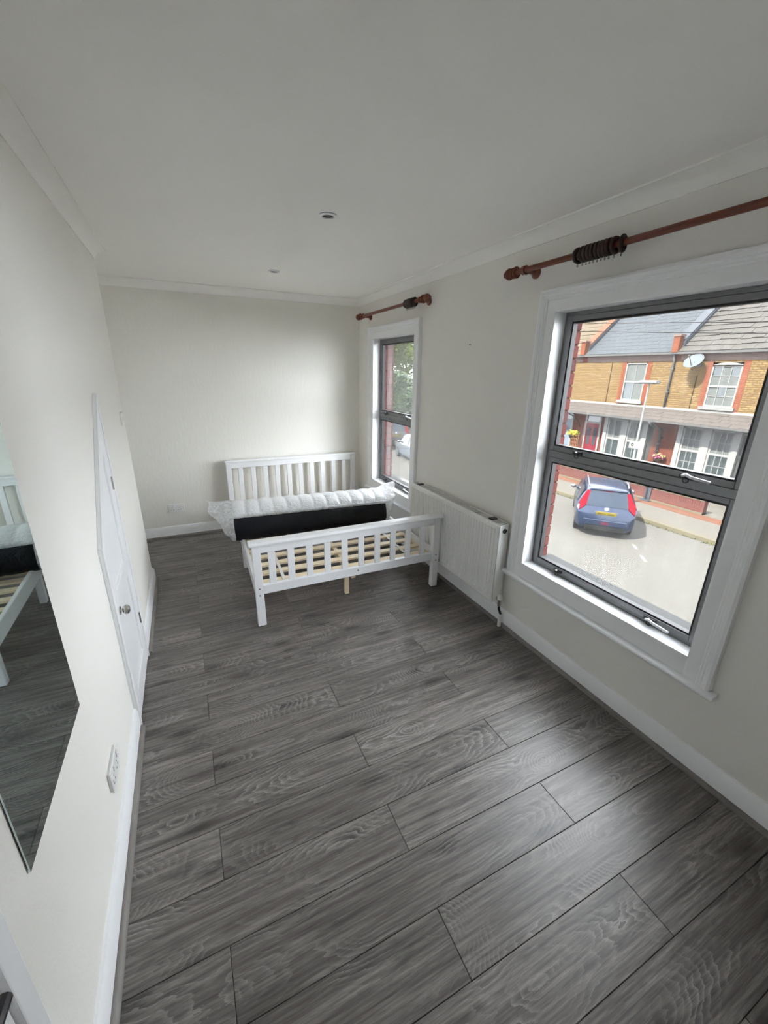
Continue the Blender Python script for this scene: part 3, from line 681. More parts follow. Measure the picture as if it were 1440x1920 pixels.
# ------------------------------------------------------------------ rolled mattress in its plastic
MZ, MA, MBB, ML = .280, .205, .168, 1.40
mat_t = thing('rolled_mattress', 'rolled-up quilted mattress in clear plastic lying across the bed slats', 'mattress', (.955, 3.545, MZ + .001), rz=math.radians(-4.0))
def ell(t, x, bump=0, k=1.0, dy=0, dz=0):
    """t measured from the side facing the foot of the bed, upwards"""
    e = .86
    cy, cz = math.cos(t), math.sin(t)
    yy = -math.copysign(abs(cy) ** e, cy) * (MA + bump) * k; zz = math.copysign(abs(cz) ** e, cz) * (MBB + bump) * k
    return (x, yy + dy, MBB + zz + dz)
def tuft(x, t, n=12, amp=.011):
    u = (x / ML + .5) * n; return amp * (abs(math.sin(math.pi * u)) ** .6 - .55)
NX = 120; T0, T1 = math.radians(31), math.radians(205)
def shell(a, b, nt, amp, k=1.0):
    mb = MB(); rs = []
    for i in range(NX + 1):
        x = -ML / 2 + ML * i / NX; ed = min(1, min(i, NX - i) / 5 + .0); kk = k * (.90 + .10 * math.sqrt(1 - (1 - ed) ** 2))
        rs.append([ell(a + (b - a) * j / nt, x, tuft(x, 0, 12, amp) * (.3 + .7 * math.sin(math.pi * min(1, (j + 3) / nt))), kk) for j in range(nt + 1)])
    return mb.rings(rs, closed=False, caps=False)
shell(T0, T1, 26, .009, 1.0).build('quilted_side', M['quilt'], mat_t, smooth=True, local=True)
shell(T1, T0 + 2 * math.pi, 26, .004, .985).build('black_border', M['navy'], mat_t, smooth=True, local=True)
# a fold of film where white meets black, and the coil seen at both ends
rs = []
for i in range(NX + 1):
    x = -ML / 2 + ML * i / NX; w_ = .006 * math.sin(i * .9) + .004 * math.sin(i * 2.3)
    rs.append([ell(T0 + math.radians(d) + w_, x, .004 + h, 1.0) for d, h in ((-5, -.004), (-3, .004), (0, .007), (5, .003))])
MB().rings(rs, closed=False, caps=False).build('film_fold', M['film'], mat_t, smooth=True, local=True)
for sx in (-1, 1):
    mb = MB(); pts = []
    for i in range(110):
        t = i / 109 * 2 * math.pi * 2.6; k = 1 - .33 * i / 109
        pts.append((t, k))
    ring = [[ell(t, sx * ML / 2 + sx * d, 0, kk) for d, kk in ((-.02, k * .90), (.004, k * .885), (.006, k * .83), (-.015, k * .80))] for t, k in pts]
    mb.rings(ring).build('coil_end', M['navy'], mat_t, smooth=True, local=True)
    MB().rings([[ell(2 * math.pi * j / 30, sx * (ML / 2 - .03), 0, .9) for j in range(30)], [ell(2 * math.pi * j / 30, sx * (ML / 2 - .034), 0, .9) for j in range(30)]]).build('end_cap', M['navy'], mat_t, local=True)
# loose film flaring past both ends
def flare(sx, prof, seed):
    rr = random.Random(seed); ph = [rr.uniform(0, 6.28) for _ in range(6)]; rs = []
    n = 64
    for k, (d, s, amp, dy, dz) in enumerate(prof):
        ring = []
        for j in range(n):
            t = 2 * math.pi * j / n
            wob = amp * (math.sin(3 * t + ph[0]) * .5 + math.sin(5 * t + ph[1] + k) * .35 + math.sin(11 * t + ph[2] + k * .5) * .18)
            p = ell(t, 0, wob, s, dy, dz)
            xx = sx * (ML / 2 + d * ((.62 + .75 * math.sin(t)) if d > 0 else 1) * (1 + .10 * math.sin(5 * t + ph[4])))
            ring.append((xx, p[1], max(p[2], -.0 if abs(xx) < .66 else -.05)))
        rs.append(ring)
    MB().rings(rs, caps=False).build('loose_film', M['film'], mat_t, smooth=True, local=True)
flare(-1, [(-.02, 1.012, .003, 0, .002), (.01, 1.01, .005, 0, .002), (.05, 1.0, .009, 0, .0), (.09, 1.0, .013, .01, .0), (.13, 1.02, .018, .02, .01)], 3)
flare(1, [(-.03, 1.015, .003, 0, .002), (.0, 1.02, .008, 0, .002), (.03, .98, .018, 0, .02), (.06, .86, .03, 0, .05), (.085, .74, .045, .0, .075)], 9)


# ================================================================== outside: the street seen through the glass
G, GP = -2.9, -2.78
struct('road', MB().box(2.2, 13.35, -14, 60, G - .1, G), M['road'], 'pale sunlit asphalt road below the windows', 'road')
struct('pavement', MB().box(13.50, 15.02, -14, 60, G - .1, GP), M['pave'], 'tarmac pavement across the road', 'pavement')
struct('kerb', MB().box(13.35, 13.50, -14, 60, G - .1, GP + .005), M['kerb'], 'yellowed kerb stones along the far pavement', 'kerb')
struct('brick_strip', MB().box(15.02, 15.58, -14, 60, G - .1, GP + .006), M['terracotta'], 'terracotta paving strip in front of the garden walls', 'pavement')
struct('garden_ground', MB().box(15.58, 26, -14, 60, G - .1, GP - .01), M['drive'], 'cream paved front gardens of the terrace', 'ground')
for x, y, l, a in ((10.55, 5.99, .42, .85), (11.1, 6.6, .35, .85)):
    d = Vector((math.cos(a), math.sin(a), 0)); n = Vector((-d.y, d.x, 0)) * .04; c = Vector((x, y, G + .004))
    o = MB().add([c - d * l / 2 - n, c + d * l / 2 - n, c + d * l / 2 + n, c - d * l / 2 + n], [(0, 1, 2, 3)]).build('trim_%d' % (20 + int(x)), M['paint_line'])
    tag(o, 'short white paint dash on the road ' + ('nearer the window' if x < 11 else 'beside the shadow of the blue car'), 'road marking', kind='structure')
rw = random.Random(5); mb = MB()
for k in range(260):
    y = rw.uniform(4.5, 13); x = 13.34 - abs(rw.gauss(0, .05)); h = rw.uniform(.02, .09)
    for q in range(3):
        a = rw.uniform(0, 6.28); dx, dy = math.cos(a) * .03, math.sin(a) * .03
        mb.add([(x - dy * .3, y + dx * .3, G), (x + dy * .3, y - dx * .3, G), (x + dx, y + dy, G + h)], [(0, 1, 2)])
o = mb.build('kerb_weeds', M['weed']); tag(o, 'dry weeds sprouting along the foot of the kerb', 'weeds', kind='stuff')

def garden_wall(ya, yb, label):
    t = thing('garden_wall', label, 'garden wall', (15.68, (ya + yb) / 2, GP), 'low brick garden walls')
    MB().box(15.58, 15.80, ya, yb, GP - .01, -2.52).build('brick_courses', M['gardenbrick'], t)
    MB().box(15.585, 15.795, ya, yb, -2.52, -2.31).build('soldier_course', M['soldier'], t)
    MB().box(15.56, 15.82, ya, yb, GP - .01, GP + .07).build('plinth', M['kerb'], t)
    MB().box(15.57, 15.81, ya, yb, -2.31, -2.285).build('coping', M['kerb'], t)
garden_wall(7.30, 9.12, 'low red garden wall right of the dark shadow block, ending at the paved drive')
garden_wall(9.36, 13.6, 'low red garden wall behind the blue car')
garden_wall(13.7, 18.2, 'low garden wall farthest left behind the lamp post')
mb = MB().box(15.55, 15.80, 9.13, 9.35, GP, -2.33).box(15.35, 15.55, 9.05, 9.45, GP, GP + .03)  # lamp post's shadow on wall and ground, built as dark solid blocks
tag(mb.build('post_shadow_block', M['lead'], bevel=.01), 'dark narrow block standing in for the lamp post shadow between two low red garden walls', 'shadow block')

# --- terraced houses
FX = 18.0
def sash_window(t, nm, ya, yb, za, zb, cols, rows, x, arch=False, curtain=True, frame=.055):
    """a sash window of two halves facing -x"""
    w = holder(nm, (x, (ya + yb) / 2, za), t)
    mb = MB()
    if arch:
        n = 8
        pts = [(ya, zb - .10)] + [(ya + (yb - ya) * k / n, zb - .10 + .10 * math.sin(math.pi * k / n)) for k in range(1, n)] + [(yb, zb - .10)]
        mb.prism([(p[0], p[1]) for p in [(ya, zb - .15), (yb, zb - .15)] + pts[::-1]], x - .05, x + .02, lambda p, q: (q, p[0], p[1]))
        zb -= .10
    mb.box(x - .05, x + .02, ya, ya + frame, za, zb).box(x - .05, x + .02, yb - frame, yb, za, zb).box(x - .05, x + .02, ya, yb, zb - frame, zb).box(x - .06, x + .02, ya, yb, za, za + frame)
    zm = (za + zb) / 2; mb.box(x - .045, x + .015, ya, yb, zm - .035, zm + .035)
    mb.build('frame', M['ext_white'], w)
    for z0, z1 in ((za + frame, zm - .035), (zm + .035, zb - frame)):
        dy = (yb - ya - 2 * frame)
        mb = MB()
        for c in range(1, cols): yy = ya + frame + dy * c / cols; mb.box(x - .035, x + .005, yy - .011, yy + .011, z0, z1)
        for r in range(1, rows): zz = z0 + (z1 - z0) * r / rows; mb.box(x - .035, x + .005, ya + frame, yb - frame, zz - .011, zz + .011)
        if mb.v: mb.build('glazing_bars', M['ext_white'], w)
        for c in range(cols):
            for r in range(rows):
                a = ya + frame + dy * c / cols; b = ya + frame + dy * (c + 1) / cols; p = z0 + (z1 - z0) * r / rows; q = z0 + (z1 - z0) * (r + 1) / rows
                MB().box(x - .010, x - .006, a, b, p, q).build('pane', M['net'] if curtain and random.random() < .55 else M['ext_glass'], w)
    return w
def roof_rows(t, ya, yb, mat, rowlen, wid, thick, x0=FX - .22, z0=2.62, slope=.86, top=21.9, wavy=0):
    """overlapping courses of tiles from eave to ridge, each tile with its own edge"""
    rr = random.Random(int(ya * 100)); mb = MB(); d = Vector((1, 0, slope)).normalized(); nrm = Vector((-d.z, 0, d.x))
    L = (top - x0) * math.sqrt(1 + slope * slope); k = 0; s = 0
    while s < L:
        y = ya - (wid / 2 if k % 2 else 0)
        while y < yb:
            a, b = max(y, ya) + .003, min(y + wid, yb) - .003
            if b - a > .03:
                h0 = thick * rr.uniform(.8, 1.35); h1 = .004
                p = Vector((x0, 0, z0)) + d * s; q = Vector((x0, 0, z0)) + d * (s + rowlen * 1.12)
                j = rr.uniform(-wavy, wavy)
                v = []
                for base_, hh in ((p + d * j, h0), (q, h1)):
                    for yy in (a, b): v += [tuple(base_ + Vector((0, yy, 0)) - nrm * .02), tuple(base_ + Vector((0, yy, 0)) + nrm * hh)]
                mb.add(v, [(1, 3, 7, 5), (0, 2, 3, 1), (0, 1, 5, 4), (2, 6, 7, 3)])
            y += wid
        s += rowlen; k += 1
    o = mb.build('roof_tiles', mat, t); o['kind'] = 'stuff'
    return o
def bay(t, ya, yb, cols, nm):
    b = holder(nm, (17.70, (ya + yb) / 2, GP), t)
    x = 17.70; zt, zb = .02, -1.95
    MB().box(x + .02, FX, ya + .25, yb - .25, GP - .01, zb).build('bay_base', M['redbrick'], b)
    MB().box(x - .06, FX, ya + .14, yb - .14, zb - .08, zb).build('bay_sill', M['ext_white'], b)
    MB().box(x - .02, FX, ya + .05, yb - .05, zt - .16, zt).build('bay_head', M['ext_white'], b)
    w1, w2 = ya + .27, yb - .27; mid = (w1 + w2) / 2
    for y0, y1 in ((w1 - .09, w1 + .09), (mid - .13, mid + .13), (w2 - .09, w2 + .09)): MB().box(x - .02, x + .10, y0, y1, zb, zt - .16).build('mullion', M['ext_white'], b)
    for y0, y1 in ((w1 + .09, mid - .13), (mid + .13, w2 - .09)):
        f = MB(); fr = .075; zm = (zb + zt - .16) / 2
        f.box(x + .02, x + .07, y0, y1, zb, zb + fr).box(x + .02, x + .07, y0, y1, zt - .16 - fr, zt - .16).box(x + .02, x + .07, y0, y0 + fr, zb, zt - .16).box(x + .02, x + .07, y1 - fr, y1, zb, zt - .16).box(x + .015, x + .07, y0, y1, zm - .04, zm + .04)
        for z0, z1 in ((zb + fr, zm - .04), (zm + .04, zt - .16 - fr)):
            for c in range(1, cols): yy = y0 + fr + (y1 - y0 - 2 * fr) * c / cols; f.box(x + .025, x + .065, yy - .011, yy + .011, z0, z1)
            if cols > 2: zz = (z0 + z1) / 2; f.box(x + .025, x + .065, y0 + fr, y1 - fr, zz - .011, zz + .011)
        f.build('sash', M['ext_white'], b)
        MB().box(x + .05, x + .055, y0 + fr, y1 - fr, zb + fr, zm - .02).build('pane', M['ext_glass'], b)
        MB().box(x + .05, x + .055, y0 + fr, y1 - fr, zm + .02, zt - .16 - fr).build('pane', M['net'], b)
    for s0, s1 in ((w1 - .02, ya + .12), (w2 + .02, yb - .12)):            # canted cheeks
        for z0, z1, mt in ((zb, zb + .10, 'ext_white'), (zb + .10, -1.06, 'net'), (-1.06, -.98, 'ext_white'), (-.98, zt - .26, 'net'), (zt - .26, zt - .16, 'ext_white')):
            e = .02 if mt == 'ext_white' else .04
            MB().add([(x + e, s0, z0), (FX, s1, z0), (FX, s1, z1), (x + e, s0, z1), (x + e + .05, s0, z0), (FX + .05, s1, z0), (FX + .05, s1, z1), (x + e + .05, s0, z1)],
                     [(0, 1, 2, 3), (4, 7, 6, 5), (0, 3, 7, 4), (1, 5, 6, 2), (3, 2, 6, 7), (0, 4, 5, 1)]).build('cheek', M[mt], b)
    return b
def house(ya, yb, label, win, wcols, wrows, arch, bayr, bcols, door, dmat, roofmat, rowlen, wid, thick, canmat, wavy=0):
    t = thing('terraced_house', label, 'house', (FX, (ya + yb) / 2, GP - .01), 'terraced houses across the road')
    w0, w1, z0, z1 = win
    holed_wall(MB(), FX, FX + .3, ya, yb, .40, 2.28, [(w0, w1, z0, z1 - (.02 if not arch else 0))]).build('upper_wall', M['stock'], t)
    MB().box(FX - .012, FX + .3, ya, yb, 2.28, 2.58).build('frieze', M['frieze'], t)
    MB().box(FX, FX + .3, ya, yb, GP - .01, .40).build('lower_wall', M['redbrick'], t)
    MB().box(FX - .06, FX + .02, ya, yb, .38, .50).build('string_course', M['ext_white'], t)
    for a, b in ((w0 - .20, w0), (w1, w1 + .20)): MB().box(FX - .008, FX + .1, a, b, z0 - .16, 2.28).build('quoin', M['quoin'], t)
    MB().box(FX - .12, FX + .10, w0 - .10, w1 + .10, z0 - .11, z0).build('window_sill', M['ext_white'] if not arch else M['ext_stone'], t)
    sash_window(t, 'upper_window', w0, w1, z0, z1, wcols, wrows, FX + .05, arch)
    MB().box(FX + .3, FX + .35, ya, yb, GP, 2.6).build('inner_wall', M['dark'], t)
    # canopy over door and bay
    n = 6; cw = (yb - ya) / n; rr = random.Random(int(ya * 10)); cm = MB()
    c0, c1 = Vector((17.03, 0, .03)), Vector((FX, 0, .44))
    for r in range(4):
        y = ya - (.15 if r % 2 else 0)
        while y < yb:
            a, b = max(y, ya) + .004, min(y + .3, yb) - .004
            if b > a + .03:
                p = c0.lerp(c1, r / 4); q = c0.lerp(c1, min(1, (r + 1.12) / 4)); h = rr.uniform(.014, .03)
                cm.add([(p.x, a, p.z - .02), (p.x, a, p.z + h), (p.x, b, p.z - .02), (p.x, b, p.z + h), (q.x, a, q.z - .02), (q.x, a, q.z + .004), (q.x, b, q.z - .02), (q.x, b, q.z + .004)], [(1, 3, 7, 5), (0, 2, 3, 1), (0, 1, 5, 4), (2, 6, 7, 3)])
            y += .3
    can = cm.build('canopy', canmat, t); can['kind'] = 'stuff'
    MB().add([(17.03, ya, .0), (17.03, yb, .0), (FX, yb, .40), (FX, ya, .40), (17.03, ya, -.03), (17.03, yb, -.03), (FX, yb, .36), (FX, ya, .36)], [(0, 1, 2, 3), (7, 6, 5, 4), (0, 4, 5, 1), (0, 3, 7, 4), (1, 5, 6, 2)]).build('canopy_deck', M['ext_stone'], t)
    MB().box(16.98, 17.04, ya, yb, -.04, .02).build('canopy_gutter', M['gutter'], t)
    bay(t, *bayr, bcols, 'bay_window')
    d0, d1_ = door
    dr = holder('front_door', (FX, (d0 + d1_) / 2, GP), t)
    f = MB().box(FX - .05, FX + .01, d0 - .09, d0, GP, -.10).box(FX - .05, FX + .01, d1_, d1_ + .09, GP, -.10).box(FX - .05, FX + .01, d0 - .09, d1_ + .09, -.18, -.10).box(FX - .05, FX + .01, d0, d1_, -.52, -.44)
    f.build('door_frame', M['ext_white'], dr)
    MB().box(FX - .012, FX - .004, d0, d1_, -.44, -.18).build('fanlight', M['ext_glass'], dr)
    lf = MB().box(FX - .035, FX - .005, d0, d1_, GP + .05, -.52).build('door_leaf', M[dmat], dr)
    if dmat == 'bluedoor':
        cy = (d0 + d1_) / 2
        for k in range(4):
            a0, a1 = math.pi * (k + .12) / 4, math.pi * (k + .88) / 4
            q = [(cy + r_ * math.cos(a), -1.0 + r_ * math.sin(a)) for r_, a in ((.08, a0), (.26, a0), (.26, a1), (.08, a1))]
            MB().prism(q, FX - .042, FX - .036, lambda p, s: (s, p[0], p[1])).build('glass_segment', M['ext_glass'], lf)
    else:
        for s in (-1, 1): MB().box(FX - .042, FX - .034, (d0 + d1_) / 2 + s * .17 - .10, (d0 + d1_) / 2 + s * .17 + .10, -1.55, -.72).build('glass_panel', M['ext_glass'], lf)
        MB().box(FX - .046, FX - .034, (d0 + d1_) / 2 - .12, (d0 + d1_) / 2 + .12, -1.86, -1.80).build('letter_box', M['chrome'], lf)
    # roof and gutter
    MB().add([(FX - .22, ya, 2.60), (FX - .22, yb, 2.60), (22.0, yb, 6.0), (22.0, ya, 6.0), (26.2, ya, 2.6), (26.2, yb, 2.6)], [(0, 3, 2, 1), (3, 4, 5, 2), (0, 4, 3), (1, 2, 5), (0, 1, 5, 4)]).build('roof_deck', M['lead'], t)
    roof_rows(t, ya + .1, yb - .1, roofmat, rowlen, wid, thick, wavy=wavy)
    MB().box(FX - .26, FX - .14, ya, yb, 2.53, 2.61).build('gutter', M['gutter'], t)
    return t
def parapet(y, label, capmat):
    t = thing('party_parapet', label, 'parapet', (FX, y, 2.5), 'parapets between the roofs')
    pr = [(FX - .30, 2.60), (FX + .12, 2.62), (22.0, 5.82), (22.0, 6.32), (FX + .15, 3.05), (FX - .05, 3.0), (FX - .05, 3.18), (FX - .30, 3.18)]
    MB().prism(pr, y - .12, y + .12, lambda p, s: (p[0], s, p[1])).build('brickwork', M['quoin'], t)
    MB().box(FX - .34, FX - .01, y - .16, y + .16, 3.18, 3.24).build('pier_cap', M['frieze'], t)
    cp = [(FX - .02, 3.02), (22.0, 6.33), (22.0, 6.40), (FX - .02, 3.09)]
    MB().prism(cp, y - .17, y + .17, lambda p, s: (p[0], s, p[1])).build('sloping_coping', M[capmat], t)
    MB().prism([(FX - .05, 2.70), (22.0, 5.98), (22.0, 6.30), (FX - .05, 3.0)], y - .19, y - .121, lambda p, s: (p[0], s, p[1])).build('flashing', M['lead'], t)
    MB().box(FX - .02, FX + .1, y - .14, y + .14, 2.28, 2.6).build('corbel', M['redbrick'], t)
PB = [2.12, 6.43, 10.74, 15.05, 19.36, 23.67]
house(PB[2], PB[3], 'terraced house with a blue-grey slate roof and a crimson front door', (11.89, 12.84, .66, 2.24), 2, 1, False, (10.92, 13.36), 2, (13.62, 14.33), 'reddoor', M['slate'], .24, .30, .010, M['canopy_tile'])
house(PB[1], PB[2], 'terraced house with a weathered grey tiled roof and arched upper window', (8.42, 9.40, .64, 2.22), 3, 2, True, (7.56, 10.06), 3, (6.62, 7.36), 'bluedoor', M['tile_grey'], .29, .33, .034, M['canopy_tile'], .03)
house(PB[3], PB[4], 'terraced house with a brown tiled roof and pale blue door left of the crimson one', (16.2, 17.15, .66, 2.24), 2, 1, False, (16.5, 18.6), 2, (15.25, 15.95), 'bluedoor', M['tile_brown'], .30, .33, .022, M['canopy_tile'])
parapet(PB[3], 'brick parapet with an orange coping left of the slate roof', 'terracotta')
parapet(PB[2], 'brick parapet with a dark lead coping between slate and tiled roofs', 'lead')
house(PB[4], PB[5], 'terraced house with a slate roof beyond the brown-roofed one', (20.5, 21.45, .66, 2.24), 2, 1, False, (19.55, 21.99), 2, (22.25, 22.95), 'reddoor', M['slate'], .24, .30, .010, M['canopy_tile'])
house(PB[0], PB[1], 'terraced house with a brown roof right of the grey tiled one', (4.1, 5.05, .66, 2.24), 2, 1, False, (2.3, 4.74), 2, (5.4, 6.1), 'reddoor', M['tile_brown'], .30, .33, .022, M['canopy_tile'])
parapet(PB[4], 'brick parapet at the left end of the brown roof', 'terracotta')
parapet(PB[1], 'brick parapet at the right end of the grey tiled roof', 'lead')
# downpipe, dish, flowers
dp = thing('downpipe', 'grey downpipe on the yellow brick between the two upper windows', 'downpipe', (FX, 10.80, .3))
MB().path([(FX - .16, 10.80, 2.56), (FX - .07, 10.80, 2.30), (FX - .07, 10.80, .5)], .042, 10).build('pipe', M['pipe'], dp, smooth=True)
for z in (2.0, 1.1): MB().box(FX - .12, FX, 10.74, 10.86, z - .03, z + .03).build('pipe_clip', M['gutter'], dp)
dp = thing('downpipe', 'grey downpipe down the red wall between the two bay windows', 'downpipe', (FX, 10.68, GP))
MB().path([(16.98, 10.68, -.05), (17.2, 10.68, -.22), (FX - .08, 10.68, -.40), (FX - .08, 10.68, GP)], .045, 10).build('pipe', M['pipe'], dp, smooth=True)
for z in (-1.0, -2.0): MB().box(FX - .13, FX, 10.62, 10.74, z - .03, z + .03).build('pipe_clip', M['gutter'], dp)
for y0, z0, z1, lab in ((13.55, .5, 2.25, 'thin dark cable down the yellow brick of the slate-roofed house'), (9.86, .5, 1.75, 'thin dark cable running down from the satellite dish')):
    tag(MB().tube((FX - .012, y0, z0), (FX - .012, y0, z1), .012, 6).build('wall_cable', M['wire']), lab, 'cable')
ds_ = thing('satellite_dish', 'pale satellite dish under the eaves of the grey tiled house', 'satellite dish', (FX, 9.88, 2.1))
mb = MB(); n = 24; axis = Vector((-.74, .02, .66)).normalized(); ctr = Vector((FX - .40, 9.86, 2.22)); a_ = axis.orthogonal().normalized(); b_ = axis.cross(a_)
rs = []
for rad, dd in ((.33, .08), (.25, .045), (.15, .016), (.02, 0)): rs.append([ctr + axis * dd + (a_ * math.cos(2 * math.pi * j / n) + b_ * math.sin(2 * math.pi * j / n)) * rad for j in range(n)])
for rad, dd in ((.02, -.02), (.15, -.002), (.25, .027), (.33, .065)): rs.append([ctr + axis * dd + (a_ * math.cos(2 * math.pi * j / n) + b_ * math.sin(2 * math.pi * j / n)) * rad for j in range(n)])
mb.rings(rs + [rs[0]], caps=False).build('reflector', M['dish'], ds_, smooth='auto')
MB().tube(ctr + axis * .02 - Vector((0, 0, .3)), ctr + axis * .50 - Vector((0, 0, .12)), .014, 8).ico(ctr + axis * .5 - Vector((0, 0, .12)), .045, 1).build('feed_arm', M['gutter'], ds_)
MB().tube(ctr - axis * .02, (FX, 9.88, 2.15), .022, 8).box(FX - .02, FX + .001, 9.80, 9.96, 2.06, 2.24).build('wall_bracket', M['gutter'], ds_)
def basket(x, y, z, mats, label, nm='flower_basket', r=.2, hang=True, cat='flower basket'):
    t = thing(nm, label, cat, (x, y, z - r)); rr = random.Random(int(y * 37))
    MB().lathe([(0, .02), (.04, r * .55), (r * .7, r * .8), (r * .7, .01)], (x, y, z - r), (0, 0, 1), 14).build('pot', M['bark'], t, smooth='auto')
    fol = MB(); flo = MB()
    for k in range(70):
        u = Vector((rr.gauss(0, 1), rr.gauss(0, 1), abs(rr.gauss(0, 1)) * .8)).normalized() * r * rr.uniform(.6, 1.25)
        (fol if k % 3 == 0 else flo).ico((x + u.x, y + u.y, z + u.z * .8 - .04), r * .18, 1, jit=.2)
    fol.build('foliage', M['leaf'], t); flo.build('flowers', mats, t)
    if hang: MB().path([(FX, y, z + .45), (x, y, z + .5), (x, y, z + .1)], .008, 6).build('hanger', M['wire'], t)
basket(17.72, 14.85, -1.12, M['yellow_flower'], 'round cluster of yellow flowers by the pale blue door', r=.26)
basket(17.72, 9.95 + .48, -1.50, M['pink_flower'], 'hanging basket of pink flowers on the red wall beside the bay', r=.21)
basket(17.5, 11.05, -1.85, M['yellow_flower'], 'small plant with yellow blooms left of the lower downpipe', 'potted_plant', .16, False, 'plant')
tr_ = thing('trellis', 'orange wooden lattice trellis between the two front doors', 'trellis', (17.6, 14.55, GP))
for k in range(5):
    MB().box(17.58, 17.60, 14.38 + k * .10, 14.40 + k * .10, GP, -1.05).build('lath', M['orange_wood'], tr_)
for k in range(9): MB().box(17.56, 17.58, 14.36, 14.82, GP + .18 + k * .18, GP + .20 + k * .18).build('lath', M['orange_wood'], tr_)
# canopy brackets
for y in (14.75, 10.60):
    o = MB().path([(FX - .02, y, -.75), (17.75, y, -.45), (17.4, y, -.22), (17.1, y, -.10)], .03, 8).build('canopy_bracket', M['gutter'], smooth=True)
    tag(o, 'curved dark bracket under the canopy ' + ('beside the pale blue door' if y > 12 else 'between the two bay windows'), 'bracket')
# lamp post
lp = thing('street_lamp', 'slim pale street lamp post on the far pavement', 'street lamp', (14.2, 9.2, GP))
MB().lathe([(0, .07), (1.1, .07), (1.15, .042), (4.25, .028)], (14.2, 9.2, GP), (0, 0, 1), 14).build('post', M['lamp_post'], lp, smooth='auto')
hd = MB().prism([(-.14, 0), (.14, 0), (.17, .05), (.10, .10), (-.10, .10), (-.17, .05)], -.10, .50, lambda p, s: (14.2 + p[0] * .8, 9.0 + s, 1.46 + p[1])).build('lamp_head', M['lamp_post'], lp, bevel=.02)
MB().box(14.11, 14.29, 9.05, 9.40, 1.45, 1.462).build('lens', M['ext_white'], hd)
sg = MB().box(14.135, 14.145, 8.98, 9.42, -.72, -.48).build('sign_plate', M['ext_white'], lp, bevel=.01)
MB().torus((14.133, 9.30, -.59), (1, 0, 0), .04, .012, 14, 6).build('sign_mark', M['wire'], sg)
# telephone wires over the road
for a, b, lab in (((10.3, -6, 1.95), (10.3, 22, 4.25), 'upper of two thin telephone wires crossing before the roofs'), ((9.7, -6, 1.72), (9.7, 22, 4.02), 'lower of two thin telephone wires crossing before the roofs')):
    pts = [Vector(a).lerp(Vector(b), k / 14) - Vector((0, 0, .12 * math.sin(math.pi * k / 14))) for k in range(15)]
    tag(MB().path(pts, .007, 6).build('telephone_wire', M['wire'], smooth=True), lab, 'wire')

